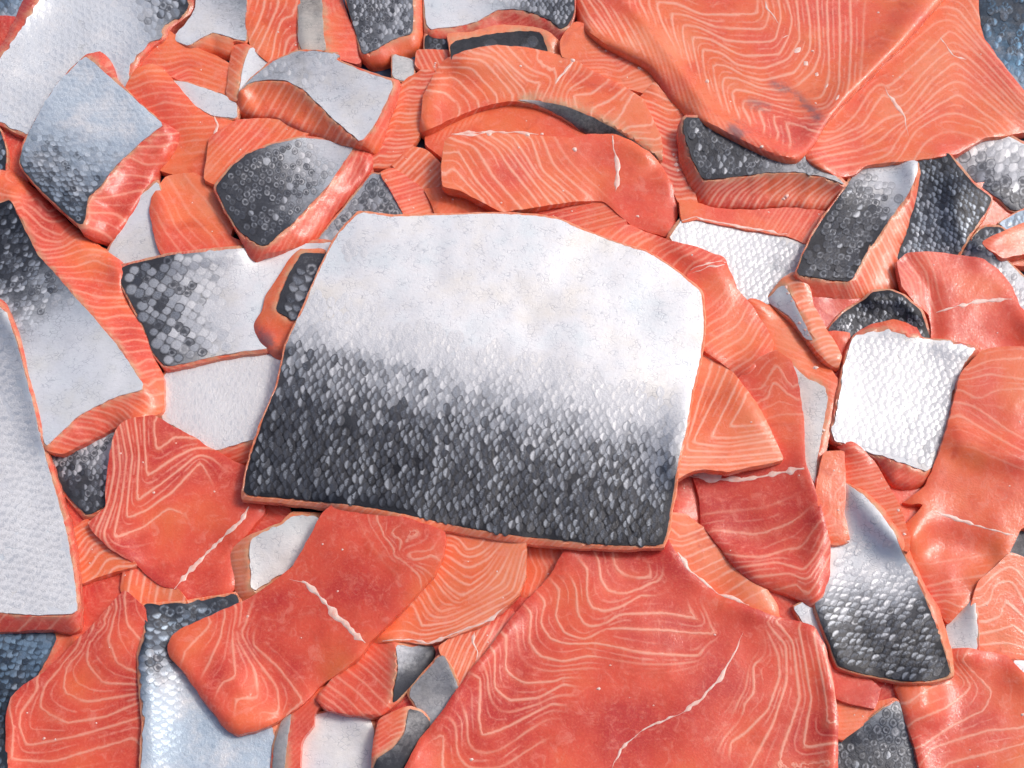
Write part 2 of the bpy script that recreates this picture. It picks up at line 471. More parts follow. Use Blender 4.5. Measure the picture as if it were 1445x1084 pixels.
def piece(name, label, o, s=None, hi=None, slope=1.0, tilt=None, dome=2.0, g=5.0, thick=9.0, pct=70, edge=0.0,
          lines=None, amp=1.0, reach=42, region2=None, lines2=None, tint=.45, rimw=6.5, spacing=15.0,
          grad=None, dk=(0, 1), blue=0.0, warm=0.0, scl=None, bumps=(), seams=(), flecks=(), bruise=(), bands=(), step=6.0, jag=0.0, wav=1.2, cat=None):
    COUNT[0] += 1
    seed = COUNT[0]
    g = g * .65
    dome *= .28; wav *= .7
    if tilt is None:
        rt = np.random.default_rng(seed + 500)
        tilt = tuple(rt.uniform(-5, 5, 2))
    o_c = np.array(o, float)
    op = resample(chaikin(o), 5.0)
    op = op + .9 * np.stack([smooth_noise(op, 9, seed), smooth_noise(op, 9, seed + 50)], -1)
    sp_ = None
    if s is not None:
        sp_ = resample(chaikin(s, 1, .12), 4.0)
        j = .8 + jag
        sp_ = sp_ + j * np.stack([smooth_noise(sp_, 6 + jag, seed + 90), smooth_noise(sp_, 6 + jag, seed + 70)], -1)
    hp = None
    if hi is not None: hp = resample(chaikin(hi), 6)
    elif sp_ is not None: hp = sp_
    ctr = op.mean(0)
    bl = [(np.array(pl, float), h, r) for pl, h, r in bumps]

    def wnom(P, full=True):
        w = (tilt[0] * (P[:, 0] - ctr[0]) + tilt[1] * (P[:, 1] - ctr[1])) / 100 * 1e-3
        de = dist(P, op)
        ins = inside(P, op)
        dd = np.where(ins, de, 0)
        w = w + dome * 1e-3 * (1 - np.exp(-dd / 60.0))
        w = w + wav * 1e-3 * smooth_noise(P, 75, seed + 5) + .15e-3 * smooth_noise(P, 22, seed + 6)
        if edge > 0:
            k = np.clip(1 - dd / edge, 0, 1)
            w = w - edge * PXM * .75 * (1 - np.sqrt(np.clip(1 - k * k, 0, 1)))
        if hp is not None and slope > 0:
            do = np.where(inside(P, hp), 0, dist(P, hp))
            w = w - slope * PXM * (np.sqrt(do * do + 4) - 2)
        for pl, h, r in bl:
            db = dist(P, pl, closed=False) if len(pl) > 1 else np.hypot(*(P - pl[0]).T)
            w = w + h * 1e-3 * np.exp(-(db / r) ** 2)
        return w

    # ---- drape
    lo = np.floor((op.min(0) - (GX0, GY0)) / GS).astype(int) - 6
    up = np.ceil((op.max(0) - (GX0, GY0)) / GS).astype(int) + 7
    lo = np.maximum(lo, 0); up = np.minimum(up, (GW, GH))
    sub = GP[lo[1]:up[1], lo[0]:up[0]]
    flat = sub.reshape(-1, 2)
    m = inside(flat, op).reshape(sub.shape[:2])
    wn0 = wnom(flat).reshape(sub.shape[:2])
    Hs = HMAP[lo[1]:up[1], lo[0]:up[0]]
    need = Hs + g * 1e-3 - wn0
    z0 = np.percentile(need[m], pct) if m.any() else .01
    res = np.where(m, np.maximum(0, need - z0), 0)
    for _ in range(4):
        res = np.maximum(res, blur(res, 3))
    res = blur(res, 2)
    new = wn0 + z0 + res
    HMAP[lo[1]:up[1], lo[0]:up[0]] = np.where(m, np.maximum(Hs, new), Hs)
    RES = np.zeros_like(HMAP); RES[lo[1]:up[1], lo[0]:up[0]] = res
    zf = lambda P: wnom(P) + z0 + bil(RES, P)

    # ---- root at the base of the piece
    zc = float(np.median(zf(op))) - thick * 1e-3
    base = to_world(ctr[0], ctr[1], np.array(zc))
    root = bpy.data.objects.new(name, None)
    root.empty_display_size = .01
    scene.collection.objects.link(root)
    root.location = base
    root["label"] = label
    root["category"] = cat or {"salmon_fillet": "fish fillet", "salmon_chunk": "fish chunk", "salmon_strip": "fish strip",
                               "salmon_steak": "fish steak", "skin_scrap": "fish skin"}[name]
    root["group"] = GROUP

    # ---- flesh
    V, fs, ring, area = triangulate(op, step)
    zt = zf(V) - (.0 if s is None else 0.0)
    if sp_ is not None:      # sink the flesh a little beneath its skin
        zt = zt - .0007 * inside(V, sp_)
    Wt = to_world(V[:, 0], V[:, 1], zt)
    nt_ = len(V)
    ringV = V[ring]
    per = np.concatenate([[0], np.cumsum(np.hypot(*np.diff(ringV, axis=0).T))])
    if lines:
        f = rbf(lines)
        phv, dm = f(V)
        am = amp * np.exp(-(dm / reach) ** 2)
        lg = np.hypot(f(V + (1.0, 0))[0] - phv, f(V + (0, 1.0))[0] - phv)
    else:
        a = rng.uniform(0, math.pi)
        c_, s_ = math.cos(a), math.sin(a)
        x = (V[:, 0] - ctr[0]) * c_ + (V[:, 1] - ctr[1]) * s_
        y = -(V[:, 0] - ctr[0]) * s_ + (V[:, 1] - ctr[1]) * c_
        phv = (x + .9 * np.sqrt(y * y + 30)) / spacing
        am = np.full(nt_, amp * .55)
        lg = np.full(nt_, 1.35 / spacing)
    if lines2:
        reg = resample(region2, 6)
        k = inside(V, reg)
        f2 = rbf(lines2)
        p2, d2 = f2(V)
        lg2 = np.hypot(f2(V + (1.0, 0))[0] - p2, f2(V + (0, 1.0))[0] - p2)
        lg = np.where(k, lg2, lg)
        phv = np.where(k, p2, phv)
        am = np.where(k, amp * np.exp(-(d2 / 40) ** 2), am)
        am = am * np.clip((dist(V, reg) - 3) / 6, 0, 1)
    am = am * np.clip((1 / np.maximum(lg, 1e-4) - 4.5) / 4.5, 0, 1)
    tv = tint + .25 * smooth_noise(V, 60, seed + 31)
    brv = np.zeros(nt_)
    for pl, r_ in bruise: brv = np.maximum(brv, np.exp(-(dist(V, np.array(pl, float), closed=False) / r_) ** 2))
    rimv = np.zeros(nt_)
    if sp_ is not None and rimw > 0:
        rimv = np.exp(-(dist(V, sp_) / rimw) ** 2)
    verts = [Wt]; PH_, AM, TI, RI, LG, BR = [phv], [am], [tv], [rimv], [lg], [brv]
    faces = list(fs)
    cw = to_world(np.array([ctr[0]]), np.array([ctr[1]]), np.array([zt.mean()]))[0]
    top = Wt[ring]
    n = len(ring)
    LV = 4
    out = top - cw; out[:, 2] = 0
    out /= np.linalg.norm(out, axis=1)[:, None] + 1e-9
    slant = 0.5 if (sp_ is not None and lines is None) else .12
    rphase = per / spacing if (sp_ is not None and lines is None) else phv[ring]
    prev = ring
    for k in range(1, LV + 1):
        f_ = k / LV
        L = top.copy()
        L[:, 2] -= thick * 1e-3 * f_
        bul = (.0007 * math.sin(f_ * math.pi) - .0022 * f_ * f_)
        L += out * bul + (.0004 * smooth_noise(ringV + 37 * k, 12, seed + k))[:, None] * out
        idx = [nt_ + (k - 1) * n + i for i in range(n)]
        for i in range(n):
            j = (i + 1) % n
            q = (prev[i], prev[j], idx[j], idx[i])
            faces.append(q if area < 0 else q[::-1])
        verts.append(L); PH_.append(rphase + slant * k); AM.append(np.full(n, amp * (.9 if lines is None else 1) ) * (am[ring] / max(amp, 1e-6) if lines else 1))
        TI.append(tv[ring]); BR.append(brv[ring]); LG.append(np.full(n, 1.3 / spacing) if (sp_ is not None and lines is None) else lg[ring]); RI.append(rimv[ring] * (1 - f_)); prev = idx
    faces.append(tuple(prev) if area < 0 else tuple(prev[::-1]))
    mesh_obj("flesh", np.vstack(verts) - base, faces, FLESH, root,
             dict(phase=np.concatenate(PH_), amp=np.concatenate(AM), tint=np.clip(np.concatenate(TI), 0, 1), rim=np.concatenate(RI), lgrad=np.concatenate(LG), bruise=np.concatenate(BR)), sharp=38)

    # ---- skin
    if sp_ is not None:
        V, fs, ring, area = triangulate(sp_, step)
        lift = .00025
        zt = zf(V) + lift
        Wt = to_world(V[:, 0], V[:, 1], zt)
        nt_ = len(V); n = len(ring)
        low = Wt[ring].copy(); low[:, 2] -= .0006
        faces = list(fs)
        for i in range(n):
            j = (i + 1) % n
            q = (ring[i], ring[j], nt_ + j, nt_ + i)
            faces.append(q if area < 0 else q[::-1])
        def darkf(P):
            if grad is None: t = np.full(len(P), 1.0)
            else:
                (x0, y0), (x1, y1) = grad
                ux, uy = x1 - x0, y1 - y0
                t = ((P[:, 0] - x0) * ux + (P[:, 1] - y0) * uy) / (ux * ux + uy * uy)
                t = np.clip(t + .06 * smooth_noise(P, 30, seed + 41), 0, 1)
                t = t * t * (3 - 2 * t)
            r_ = dk[0] + (dk[1] - dk[0]) * t
            for pl, w_, a_ in bands:
                r_ = r_ + a_ * np.exp(-(dist(P, np.array(pl, float), closed=False) / w_) ** 2) * (.6 + .6 * smooth_noise(P, 26, seed + 61))
            return r_
        dv = darkf(V)
        dv2 = np.concatenate([dv, dv[ring]])
        skin = mesh_obj("skin", np.vstack([Wt, low]) - base, faces, SKIN, root,
                        dict(dark=dv2, blue=np.full(len(dv2), blue), warm=np.full(len(dv2), warm)), sharp=50)
        if scl:
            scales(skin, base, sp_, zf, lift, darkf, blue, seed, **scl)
    # ---- white seams and flecks of fat on the flesh
    for pl, wd in seams:
        seam(root, base, pl, wd, zf, seed)
    if amp > .25 and s is None:
        rf = np.random.default_rng(seed + 900)
        extra = [(x, y, rf.uniform(.9, 2.0)) for x, y in op.mean(0) + rf.normal(0, 1, (6, 2)) * op.std(0) * .7]
        ok = inside(np.array([e[:2] for e in extra]), op)
        flecks = list(flecks) + [e for e, k in zip(extra, ok) if k][:3]
    for (x, y, r) in flecks:
        fleck(root, base, x, y, r, zf)
    return root

def scales(skin, base, sp_, zf, lift, darkf, blue, seed, a=13.0, b=9.0, ang=0.0, style=0.0, lo=0.25, hi=9.0, prob=1.0, white=False, hw=1.0, jit=.10, nobj=0, rl=.62, rw=.85, tip=.35):
    """overlapping scales in staggered rows; the nobj most central ones in the pigmented part are objects of their own"""
    if not white: lo = max(lo, .14)
    r = np.random.default_rng(seed)
    c_, s_ = math.cos(math.radians(ang)), math.sin(math.radians(ang))
    ctr = sp_.mean(0); R = np.hypot(*(sp_ - ctr).T).max()
    ii = np.arange(-int(R / a) - 1, int(R / a) + 2); jj = np.arange(-int(R / b) - 1, int(R / b) + 2)
    X_, Y_ = np.meshgrid(ii, jj)
    lx = (X_ + .5 * (Y_ % 2)) * a; ly = Y_ * b
    lx = lx.ravel() + r.normal(0, jit, lx.size) * a; ly = ly.ravel() + r.normal(0, jit, ly.size) * b
    P = np.stack([ctr[0] + lx * c_ - ly * s_, ctr[1] + lx * s_ + ly * c_], -1)
    P = P + 2.5 * np.stack([smooth_noise(P, 60, seed + 8), smooth_noise(P, 60, seed + 9)], -1)
    k = inside(P, sp_); P = P[k]
    P = P[dist(P, sp_) > b * .62]
    k = (P[:, 0] > -25) & (P[:, 0] < PW + 25) & (P[:, 1] > -25) & (P[:, 1] < PH + 25)
    P = P[k]
    d = darkf(P)
    d = np.clip(d + r.normal(0, .08, len(P)) * np.clip(d * 2.5 - .3, 0, 1), 0, 1)
    k = (d + r.normal(0, .05, len(P)) * np.clip(d * 5, 0, 1) > lo) & (d < hi) & (r.random(len(P)) < prob * np.clip(.45 + 1.6 * d, 0, 1))
    # patches rubbed bare
    k &= smooth_noise(P, 38, seed + 77) + r.normal(0, .22, len(P)) > -.95
    P, d = P[k], d[k]
    n = len(P)
    if n == 0: return
    M = 10
    th = np.arange(M) / M * 2 * math.pi
    # unit outline, long across the row, pointed to the tip side
    ux = np.sign(np.cos(th)) * np.abs(np.cos(th)) ** 1.25 * rl; uy = np.sign(np.sin(th)) * np.abs(np.sin(th)) ** 1.1 * rw
    ux = ux * (1 + tip * .2 * np.cos(th))
    tx = np.concatenate([[0], ux * .55, ux]); ty = np.concatenate([[0], uy * .55, uy])
    rr = np.concatenate([[0], np.full(M, .55), np.full(M, 1.0)])
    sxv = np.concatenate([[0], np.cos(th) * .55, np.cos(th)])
    sz = r.uniform(.82, 1.12, n)
    rot = r.normal(0, .16, n)
    ox = tx[None] * a * sz[:, None]; oy = ty[None] * b * sz[:, None]
    ox, oy = ox * np.cos(rot)[:, None] - oy * np.sin(rot)[:, None], ox * np.sin(rot)[:, None] + oy * np.cos(rot)[:, None]
    gx = P[:, 0:1] + ox * c_ - oy * s_; gy = P[:, 1:2] + ox * s_ + oy * c_
    nv = len(tx)
    Pf = np.stack([gx.ravel(), gy.ravel()], -1)
    zb = zf(Pf)
    slope = r.normal(.03, .025, n)[:, None]; roll = r.normal(.0, .035, n)[:, None]
    dome_ = (1 - rr ** 2)[None] * .00004
    fl = np.clip(-.02 + 1.25 * d, .10, 1.0)[:, None]
    h = .00010 + fl * (dome_ + (ox * slope + oy * roll) * PXM + .00008) + r.uniform(0, .00010, n)[:, None]
    h = np.where(rr[None] > .9, np.maximum(h - .00004, .00002), np.maximum(h, .00008))
    Wd = to_world(Pf[:, 0], Pf[:, 1], zb + lift + h.ravel()) - base
    F1 = [(0, 1 + i, 1 + (i + 1) % M) for i in range(M)]
    F2 = [(1 + i, 1 + M + i, 1 + M + (i + 1) % M, 1 + (i + 1) % M) for i in range(M)]
    fc = [f[::-1] for f in F1 + F2]
    rnd = r.random(n)
    st = np.clip(style + (r.normal(0, .25, n) if 0 < style < 1 else 0), 0, 1) * np.ones(n)
    if 0 < style < 1: st = (r.random(n) < style).astype(float)
    st = st * np.clip((d - .2) / .25, 0, 1)
    order = np.argsort(-(np.minimum(d, .8)) + .004 * np.hypot(*(P - ctr).T) / 10) if nobj else []
    single = set(int(q) for q in order[:nobj]) if nobj else set()
    mv = [i for i in range(n) if i not in single]
    Wd = Wd.reshape(n, nv, 3)
    def att(ix):
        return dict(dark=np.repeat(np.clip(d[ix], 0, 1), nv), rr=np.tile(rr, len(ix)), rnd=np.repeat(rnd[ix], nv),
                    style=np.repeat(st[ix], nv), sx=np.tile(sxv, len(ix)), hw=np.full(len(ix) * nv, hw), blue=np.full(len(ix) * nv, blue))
    if mv:
        ix = np.array(mv)
        faces = [tuple(x + q * nv for x in f) for q in range(len(ix)) for f in fc]
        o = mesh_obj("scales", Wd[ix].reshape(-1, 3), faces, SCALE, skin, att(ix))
        o["kind"] = "stuff"
    for q in sorted(single):
        w = Wd[q]; c = w[0].copy()
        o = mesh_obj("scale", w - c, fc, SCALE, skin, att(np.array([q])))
        o.location = c

def seam(root, base, pl, wd, zf, seed):
    q = resample(pl, 3.0, closed=False)
    q = q + 1.6 * np.stack([smooth_noise(q, 11, seed + 3), smooth_noise(q, 11, seed + 4)], -1)
    t = np.gradient(q, axis=0); t /= np.hypot(*t.T)[:, None] + 1e-9
    nr = np.stack([-t[:, 1], t[:, 0]], -1)
    n = len(q)
    wv = 1.5 * wd * (.55 + .55 * np.abs(smooth_noise(q, 10, seed + 13)) + .35 * smooth_noise(q, 24, seed + 14))
    e = np.minimum(np.arange(n), np.arange(n)[::-1]) / max(1, n * .12)
    wv = wv * np.clip(.65 + .8 * smooth_noise(q, 9, seed + 15), .22, 1.4)
    wv = np.maximum(wv * np.clip(e, .25, 1), .3)
    cols, hs = [-1, -.6, 0, .6, 1], [-.25, .45, .62, .45, -.25]
    P = np.concatenate([q + nr * (c * wv * .5)[:, None] for c in cols])
    hh = .35 * np.concatenate([np.full(n, h) * 1e-3 * np.clip(wv / 5, .3, 1.2) for h in hs]) * (1 + .5 * smooth_noise(P, 5, seed + 19))
    Wd = to_world(P[:, 0], P[:, 1], zf(P) + hh) - base
    faces = []
    for c in range(4):
        for i in range(n - 1):
            faces.append((c * n + i, c * n + i + 1, (c + 1) * n + i + 1, (c + 1) * n + i))
    mesh_obj("fat_seam", Wd, faces, FAT, root)

def fleck(root, base, x, y, r, zf):
    M = 7
    th = np.arange(M) / M * 2 * math.pi
    k = rng.uniform(.6, 1.3, M)
    P = np.concatenate([[[x, y]], np.stack([x + .55 * r * k * np.cos(th), y + .5 * r * k * np.sin(th)], -1),
                        np.stack([x + r * k * np.cos(th), y + .8 * r * k * np.sin(th)], -1)])
    h = np.concatenate([[.9], np.full(M, .7), np.full(M, -.3)]) * r * PXM * .35
    Wd = to_world(P[:, 0], P[:, 1], zf(P) + h) - base
    fc = [(0, 1 + (i + 1) % M, 1 + i) for i in range(M)] + [(1 + i, 1 + (i + 1) % M, 1 + M + (i + 1) % M, 1 + M + i) for i in range(M)]
    mesh_obj("fat_fleck", Wd, fc, FAT, root)

# ------------------------------------------------------------------ setting: floor of the tub
tv = [(-.62, -.55, 0), (.62, -.55, 0), (.62, .62, 0), (-.62, .62, 0)]
tub = mesh_obj("tub_floor", np.array(tv), [(0, 1, 2, 3)], TUB, None, smooth=False)
tub["kind"] = "structure"

# ------------------------------------------------------------------ the pieces, lowest first
FI, CH, ST, SK, SR = "salmon_fillet", "salmon_chunk", "salmon_steak", "skin_scrap", "salmon_strip"

# -- deep pieces at the bottom of the gaps
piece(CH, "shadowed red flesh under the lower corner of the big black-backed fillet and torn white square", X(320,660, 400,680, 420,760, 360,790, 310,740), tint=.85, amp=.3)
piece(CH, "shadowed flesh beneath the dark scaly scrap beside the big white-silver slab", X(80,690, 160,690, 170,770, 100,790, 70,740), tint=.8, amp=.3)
piece(SK, "grey skin sliver squeezed between the wide pinkish fillet and the striped orange one", X(1390,720, 1500,710, 1500,820, 1420,810), X(1394,724, 1495,714, 1495,815, 1423,805), dk=(.55,.7), grad=((1400,750),(1440,790)))
piece(CH, "pale orange flesh under the blue-black bumpy fillet and the speckled scaly piece", X(1340,260, 1500,250, 1500,380, 1380,370, 1340,320), tint=.4, amp=.4)
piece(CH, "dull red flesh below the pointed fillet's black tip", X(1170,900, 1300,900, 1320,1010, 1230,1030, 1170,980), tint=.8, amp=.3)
# -- upper left, lower layers
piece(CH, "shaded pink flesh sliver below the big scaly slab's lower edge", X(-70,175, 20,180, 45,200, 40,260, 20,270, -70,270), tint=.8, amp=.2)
piece(SK, "dark blue skin between the scaly slab and the long piece", X(-70,170, 2,178, 12,215, 10,250, -70,260), X(-66,174, 0,182, 9,215, 7,246, -66,255), dk=(.7,.9), grad=((10,200),(0,240)), blue=.6, scl=dict(a=9, b=7, lo=0))
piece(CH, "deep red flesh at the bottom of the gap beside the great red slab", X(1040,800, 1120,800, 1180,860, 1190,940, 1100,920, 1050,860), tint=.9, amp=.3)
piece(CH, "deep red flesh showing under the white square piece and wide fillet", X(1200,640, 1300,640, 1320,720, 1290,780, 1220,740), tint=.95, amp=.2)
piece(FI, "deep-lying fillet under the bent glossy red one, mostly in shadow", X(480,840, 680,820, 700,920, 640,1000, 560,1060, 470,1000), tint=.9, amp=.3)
piece(SK, "blue-grey silver skin piece poking out behind the big scaly slab", X(-70,-70, 75,-70, 52,14, 20,36, -70,48), X(-70,-70, 73,-70, 49,13, 18,33, -70,45),
      grad=((30,30),(0,0)), dk=(.25,.55), blue=.6, scl=dict(a=9, b=7, lo=.2))
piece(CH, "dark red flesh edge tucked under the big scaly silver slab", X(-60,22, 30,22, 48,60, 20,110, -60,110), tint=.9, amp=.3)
piece(CH, "rounded smooth orange chunk between the jagged silver slab and the white wedge", A(540,300, 560,200, 690,110, 800,190, 900,228, 980,270, 990,410, 940,405, 880,390, 780,350, 690,310, 640,420),
      tint=.5, amp=.5, lines=[(0, A(690,250, 800,230, 960,290)), (3, A(720,330, 800,290, 960,350))], reach=30)
piece(SK, "small white skin sliver lying in the Y of orange flesh", A(715,335, 800,345, 950,400, 1010,440, 1010,510, 900,500, 830,460), A(720,340, 800,350, 950,403, 1005,440, 1000,500, 900,490, 830,452),
      grad=((700,0),(701,0)), dk=(.08,.12), scl=dict(a=9, b=7, lo=.0, prob=.5))
piece(CH, "white-skinned chunk with a thin orange cut face at its rounded lower edge", A(832,-60, 1045,-60, 1052,190, 985,168, 980,262, 920,240, 860,218, 800,205, 742,182, 733,152, 800,80, 825,30),
      A(832,-60, 1040,-60, 1042,60, 1042,175, 985,162, 900,135, 850,160, 800,193, 742,176, 737,152, 800,80, 825,30), grad=((270,40),(345,-10)), dk=(.06,.45), slope=1.1, tint=.6, amp=.5)
piece(CH, "small wedge with a white triangle of skin and a pale orange edge", A(985,160, 1055,188, 1175,270, 1100,330, 1040,370, 1005,432, 952,416, 965,300), A(1055,193, 1160,272, 1090,322, 1040,360, 1006,420, 1022,300),
      grad=((340,80),(390,60)), dk=(.2,.3), slope=.7, tint=.3, amp=.6, lines=par(A, 1000,200, 970,400, 4, 1000,200, 1040,230))
piece(CH, "orange chunk with bold white zigzag fat lines near the grey-topped chunk", A(1045,-60, 1255,-60, 1280,60, 1302,180, 1295,230, 1240,255, 1160,285, 1060,205, 1035,110), tint=.35, g=6,
      lines=[(0, A(1060,160, 1100,80, 1130,-40)), (1, A(1090,210, 1130,130, 1170,40, 1180,-40)), (2, A(1150,240, 1165,150, 1190,75, 1240,70)), (3, A(1200,235, 1215,155, 1250,150, 1290,140)), (4, A(1240,235, 1260,200, 1300,190))])
piece(ST, "narrow orange piece with a beige belly membrane along one side", B(-62,-60, 110,-60, 150,60, 195,160, 218,222, 205,275, 90,245, -60,225), B(-58,-60, 42,-60, 46,60, 52,150, 62,215, -58,210),
      hi=B(30,-60, 110,-60, 150,60, 195,160, 60,215, 45,60), slope=.4, dk=(.22,.38), grad=((420,60),(440,0)), warm=.8, tint=.5, amp=.4, rimw=9)
piece(CH, "dark-skinned chunk with black speckles and an orange strip round its foot", B(125,-60, 470,-60, 478,120, 478,215, 420,228, 340,268, 295,295, 240,278, 205,240, 190,150, 160,60),
      B(130,-60, 428,-60, 428,140, 340,165, 270,208, 216,232, 190,150, 160,60), grad=((560,60),(480,0)), dk=(.55,.78), scl=dict(a=7, b=6, style=.4, lo=.1), slope=1.0, tint=.45,
      lines=par(B, 250,255, 460,120, 7, 250,255, 360,190, 460,160))
piece(SK, "small dark brown scrap of skin beside the striped purple one", B(470,140, 600,148, 600,240, 470,230), B(478,145, 592,152, 595,235, 476,225), dk=(.8,.9), grad=((600,70),(610,60)), warm=.3, scl=dict(a=8, b=6, style=.5, lo=0))
piece(FI, "white-bellied fillet end with dull pink cut face above the arched steak", B(465,-60, 1115,-60, 1115,60, 1095,110, 1070,170, 900,180, 590,180, 475,165), B(470,-60, 1112,-60, 1110,60, 1080,108, 1050,122, 1000,82, 930,52, 860,37, 780,42, 700,90, 620,110, 485,125),
      grad=((640,0),(790,10)), dk=(.0,.75), slope=.8, scl=dict(a=7, b=6, lo=.3), tint=.75, amp=.35, rimw=9)
piece(SR, "thin strip with purple-black skin bars and a white fat flap behind the arched steak", B(572,140, 690,132, 770,104, 930,110, 1052,140, 1062,240, 900,280, 600,280, 578,200), B(585,178, 760,142, 900,130, 968,134, 1000,222, 990,275, 590,275),
      grad=((600,60),(610,60)), dk=(.85,.9), slope=.3, g=4, tint=.0, amp=.5, spacing=30, scl=dict(a=17, b=12, lo=0, prob=.35, ang=90))
piece(SK, "small cream square of skin beside the grey-topped chunk", B(335,222, 432,248, 440,315, 400,352, 335,335), B(342,228, 428,252, 434,312, 398,344, 340,328), dk=(.28,.28), warm=.4, grad=((0,0),(1,0)))
piece(CH, "small orange end peeping out beneath the arched steak's shoulder", B(438,205, 590,212, 600,280, 480,310, 436,280), tint=.35, lines=par(B, 460,220, 560,220, 4, 460,220, 500,300))
piece(SR, "narrow striped orange strip against the grey-topped chunk's pale side", B(290,480, 378,345, 485,283, 535,310, 520,400, 510,470, 470,540, 440,600, 390,660, 340,712, 240,712, 210,660, 275,640), tint=.35, g=6,
      lines=par(B, 480,300, 300,700, 11, 360,330, 400,330, 440,290, 480,300))
piece(CH, "orange chunk with grey rim wedged below the striped strip", B(330,700, 420,615, 490,632, 550,690, 560,800, 480,815, 400,750), tint=.4, lines=par(B, 420,640, 540,760, 4, 360,720, 440,640))
piece(ST, "flat red-orange piece lying under the arch of the steak", B(475,560, 560,505, 650,465, 760,430, 900,420, 1000,430, 1100,490, 1180,560, 1180,660, 560,700, 545,665, 478,612), tint=.5, g=4,
      lines=par(B, 500,600, 720,490, 8, 500,610, 520,560, 590,500), seams=[(B(590,570, 700,556, 800,560, 960,566), 5)])
piece(CH, "grey speckled skin piece tucked under the big black-backed fillet's far corner", B(10,1060, 20,1010, 120,890, 210,780, 250,725, 315,735, 360,830, 400,900, 390,960, 200,960, 100,1040), B(16,1050, 26,1012, 120,898, 212,788, 252,730, 310,740, 352,832, 395,905, 380,950, 200,950, 100,1030),
      dk=(.35,.5), grad=((480,260),(540,290)), scl=dict(a=11, b=9, style=.7, lo=0))
piece(CH, "orange wedge lying beside the grey speckled skin above the big black-backed fillet", B(285,728, 340,705, 450,780, 520,850, 590,925, 400,935, 350,840), tint=.4, lines=par(B, 320,730, 460,900, 6, 330,760, 400,740), amp=.6)
piece(CH, "small rounded red end resting against the big black-backed fillet's white edge", B(470,800, 560,785, 640,798, 740,860, 810,905, 790,960, 540,960, 500,850), tint=.55, amp=.3)
piece(CH, "shaded red piece under the long chevron-marked steak", B(880,880, 1000,860, 1150,845, 1260,850, 1330,930, 1340,980, 1180,1000, 1000,960), tint=.7, amp=.5, lines=par(B, 1000,900, 1280,940, 4, 1040,920, 1160,890))
piece(CH, "orange-red chunk with curling fat lines under the huge pink slab's striped edge", B(1050,160, 1110,90, 1140,95, 1200,130, 1300,150, 1480,200, 1500,290, 1470,350, 1420,400, 1300,370, 1200,320, 1120,262, 1052,240), tint=.6, g=5,
      lines=[(0, B(1250,290, 1300,310, 1340,270, 1400,250)), (1, B(1240,310, 1310,330, 1360,300, 1430,290)), (2, B(1280,350, 1340,350, 1400,330, 1430,320))], amp=.6,
      flecks=[(902,96,3), (876,60,4)])
piece(SR, "narrow orange strips standing between the arched steak and the dark-topped chunk", C(-10,380, 60,300, 110,360, 175,430, 160,520, 170,600, 210,700, 230,780, 150,760, 90,640, 70,520), tint=.45, g=5,
      lines=par(C, 100,350, 130,720, 10, 60,350, 120,380, 160,370), flecks=[(955,232,4), (951,218,3), (957,240,3)])
# -- arched steak
piece(ST, "long arched steak with orange cut face and dark skin under its curve", B(470,400, 545,262, 640,213, 760,190, 900,198, 1000,220, 1095,245, 1200,305, 1300,355, 1400,415, 1440,500, 1480,580, 1485,680, 1430,670, 1330,625, 1240,590, 1150,572, 1080,510, 960,450, 880,430, 820,430, 700,455, 600,500, 490,550, 452,562, 462,480),
      B(860,420, 960,426, 1080,452, 1200,500, 1330,575, 1430,642, 1470,680, 1425,662, 1330,618, 1240,580, 1150,566, 1080,504, 960,443), hi=B(462,480, 470,400, 545,262, 640,213, 760,190, 900,198, 1000,220, 1095,245, 1200,305, 1300,355, 1400,415, 1440,500, 1480,580, 1485,660, 1440,645, 1330,565, 1200,490, 1080,445, 960,420, 820,426, 700,450, 600,495, 490,545),
      slope=1.0, dk=(.30,.62), grad=((740,140),(800,165)), warm=.6, tint=.35, g=7, rimw=11,
      lines=[(0, B(470,380, 560,390, 630,450)), (1, B(500,335, 600,325, 700,425)), (2, B(540,285, 670,285, 780,400)), (3, B(590,245, 720,250, 850,400)), (4, B(680,225, 770,240, 900,385)), (5, B(760,210, 850,290, 920,350, 990,340)), (7, B(960,225, 950,260, 1000,300, 1060,260)),
             (11, B(1095,400, 1180,400, 1260,335)), (12, B(1180,460, 1270,420, 1330,370)), (13, B(1290,510, 1350,400)), (14, B(1330,540, 1440,530)), (15, B(1345,580, 1460,590)), (16, B(1400,640, 1480,640))],
      seams=[(B(1105,255, 1060,310, 1030,350), 4)], flecks=[(809,85,4), (735,93,2.5)])
# -- left: Y-shaped flesh and its neighbours
piece(SK, "bright silver skin showing between the blue-tinted slab and the rounded orange lump", A(440,1070, 590,820, 670,750, 710,900, 730,1150, 600,1160, 470,1130), A(450,1068, 592,830, 668,762, 702,900, 722,1142, 600,1150, 475,1120),
      dk=(.0,.1), grad=((200,300),(215,360)), scl=dict(a=8, b=7, lo=-.1, prob=.8))
piece(FI, "smooth orange flesh arm reaching up beside the blue-tinted slab", A(520,380, 575,285, 640,268, 692,290, 760,370, 830,455, 900,498, 1010,512, 1100,540, 960,760, 880,790, 740,740, 660,720, 640,640, 640,540, 580,470), tint=.45, g=5, bumps=[(A(600,300, 760,460, 900,560), 3, 40)],
      lines=[(0, A(560,330, 620,300, 680,300)), (1, A(570,370, 640,340, 720,350)), (3, A(640,450, 700,430, 800,450)), (5, A(720,560, 780,540, 860,540))], amp=.45, seams=[(A(905,490, 920,530, 905,570), 10)])
piece(FI, "orange flesh lobe with pale stripes beside the grey speckled chunk", A(880,580, 1000,505, 1130,498, 1240,515, 1320,560, 1180,640, 1030,720, 930,790, 860,760), tint=.4, g=5,
      lines=par(A, 1000,520, 1240,540, 5, 960,640, 1040,560, 1080,510), amp=.55)
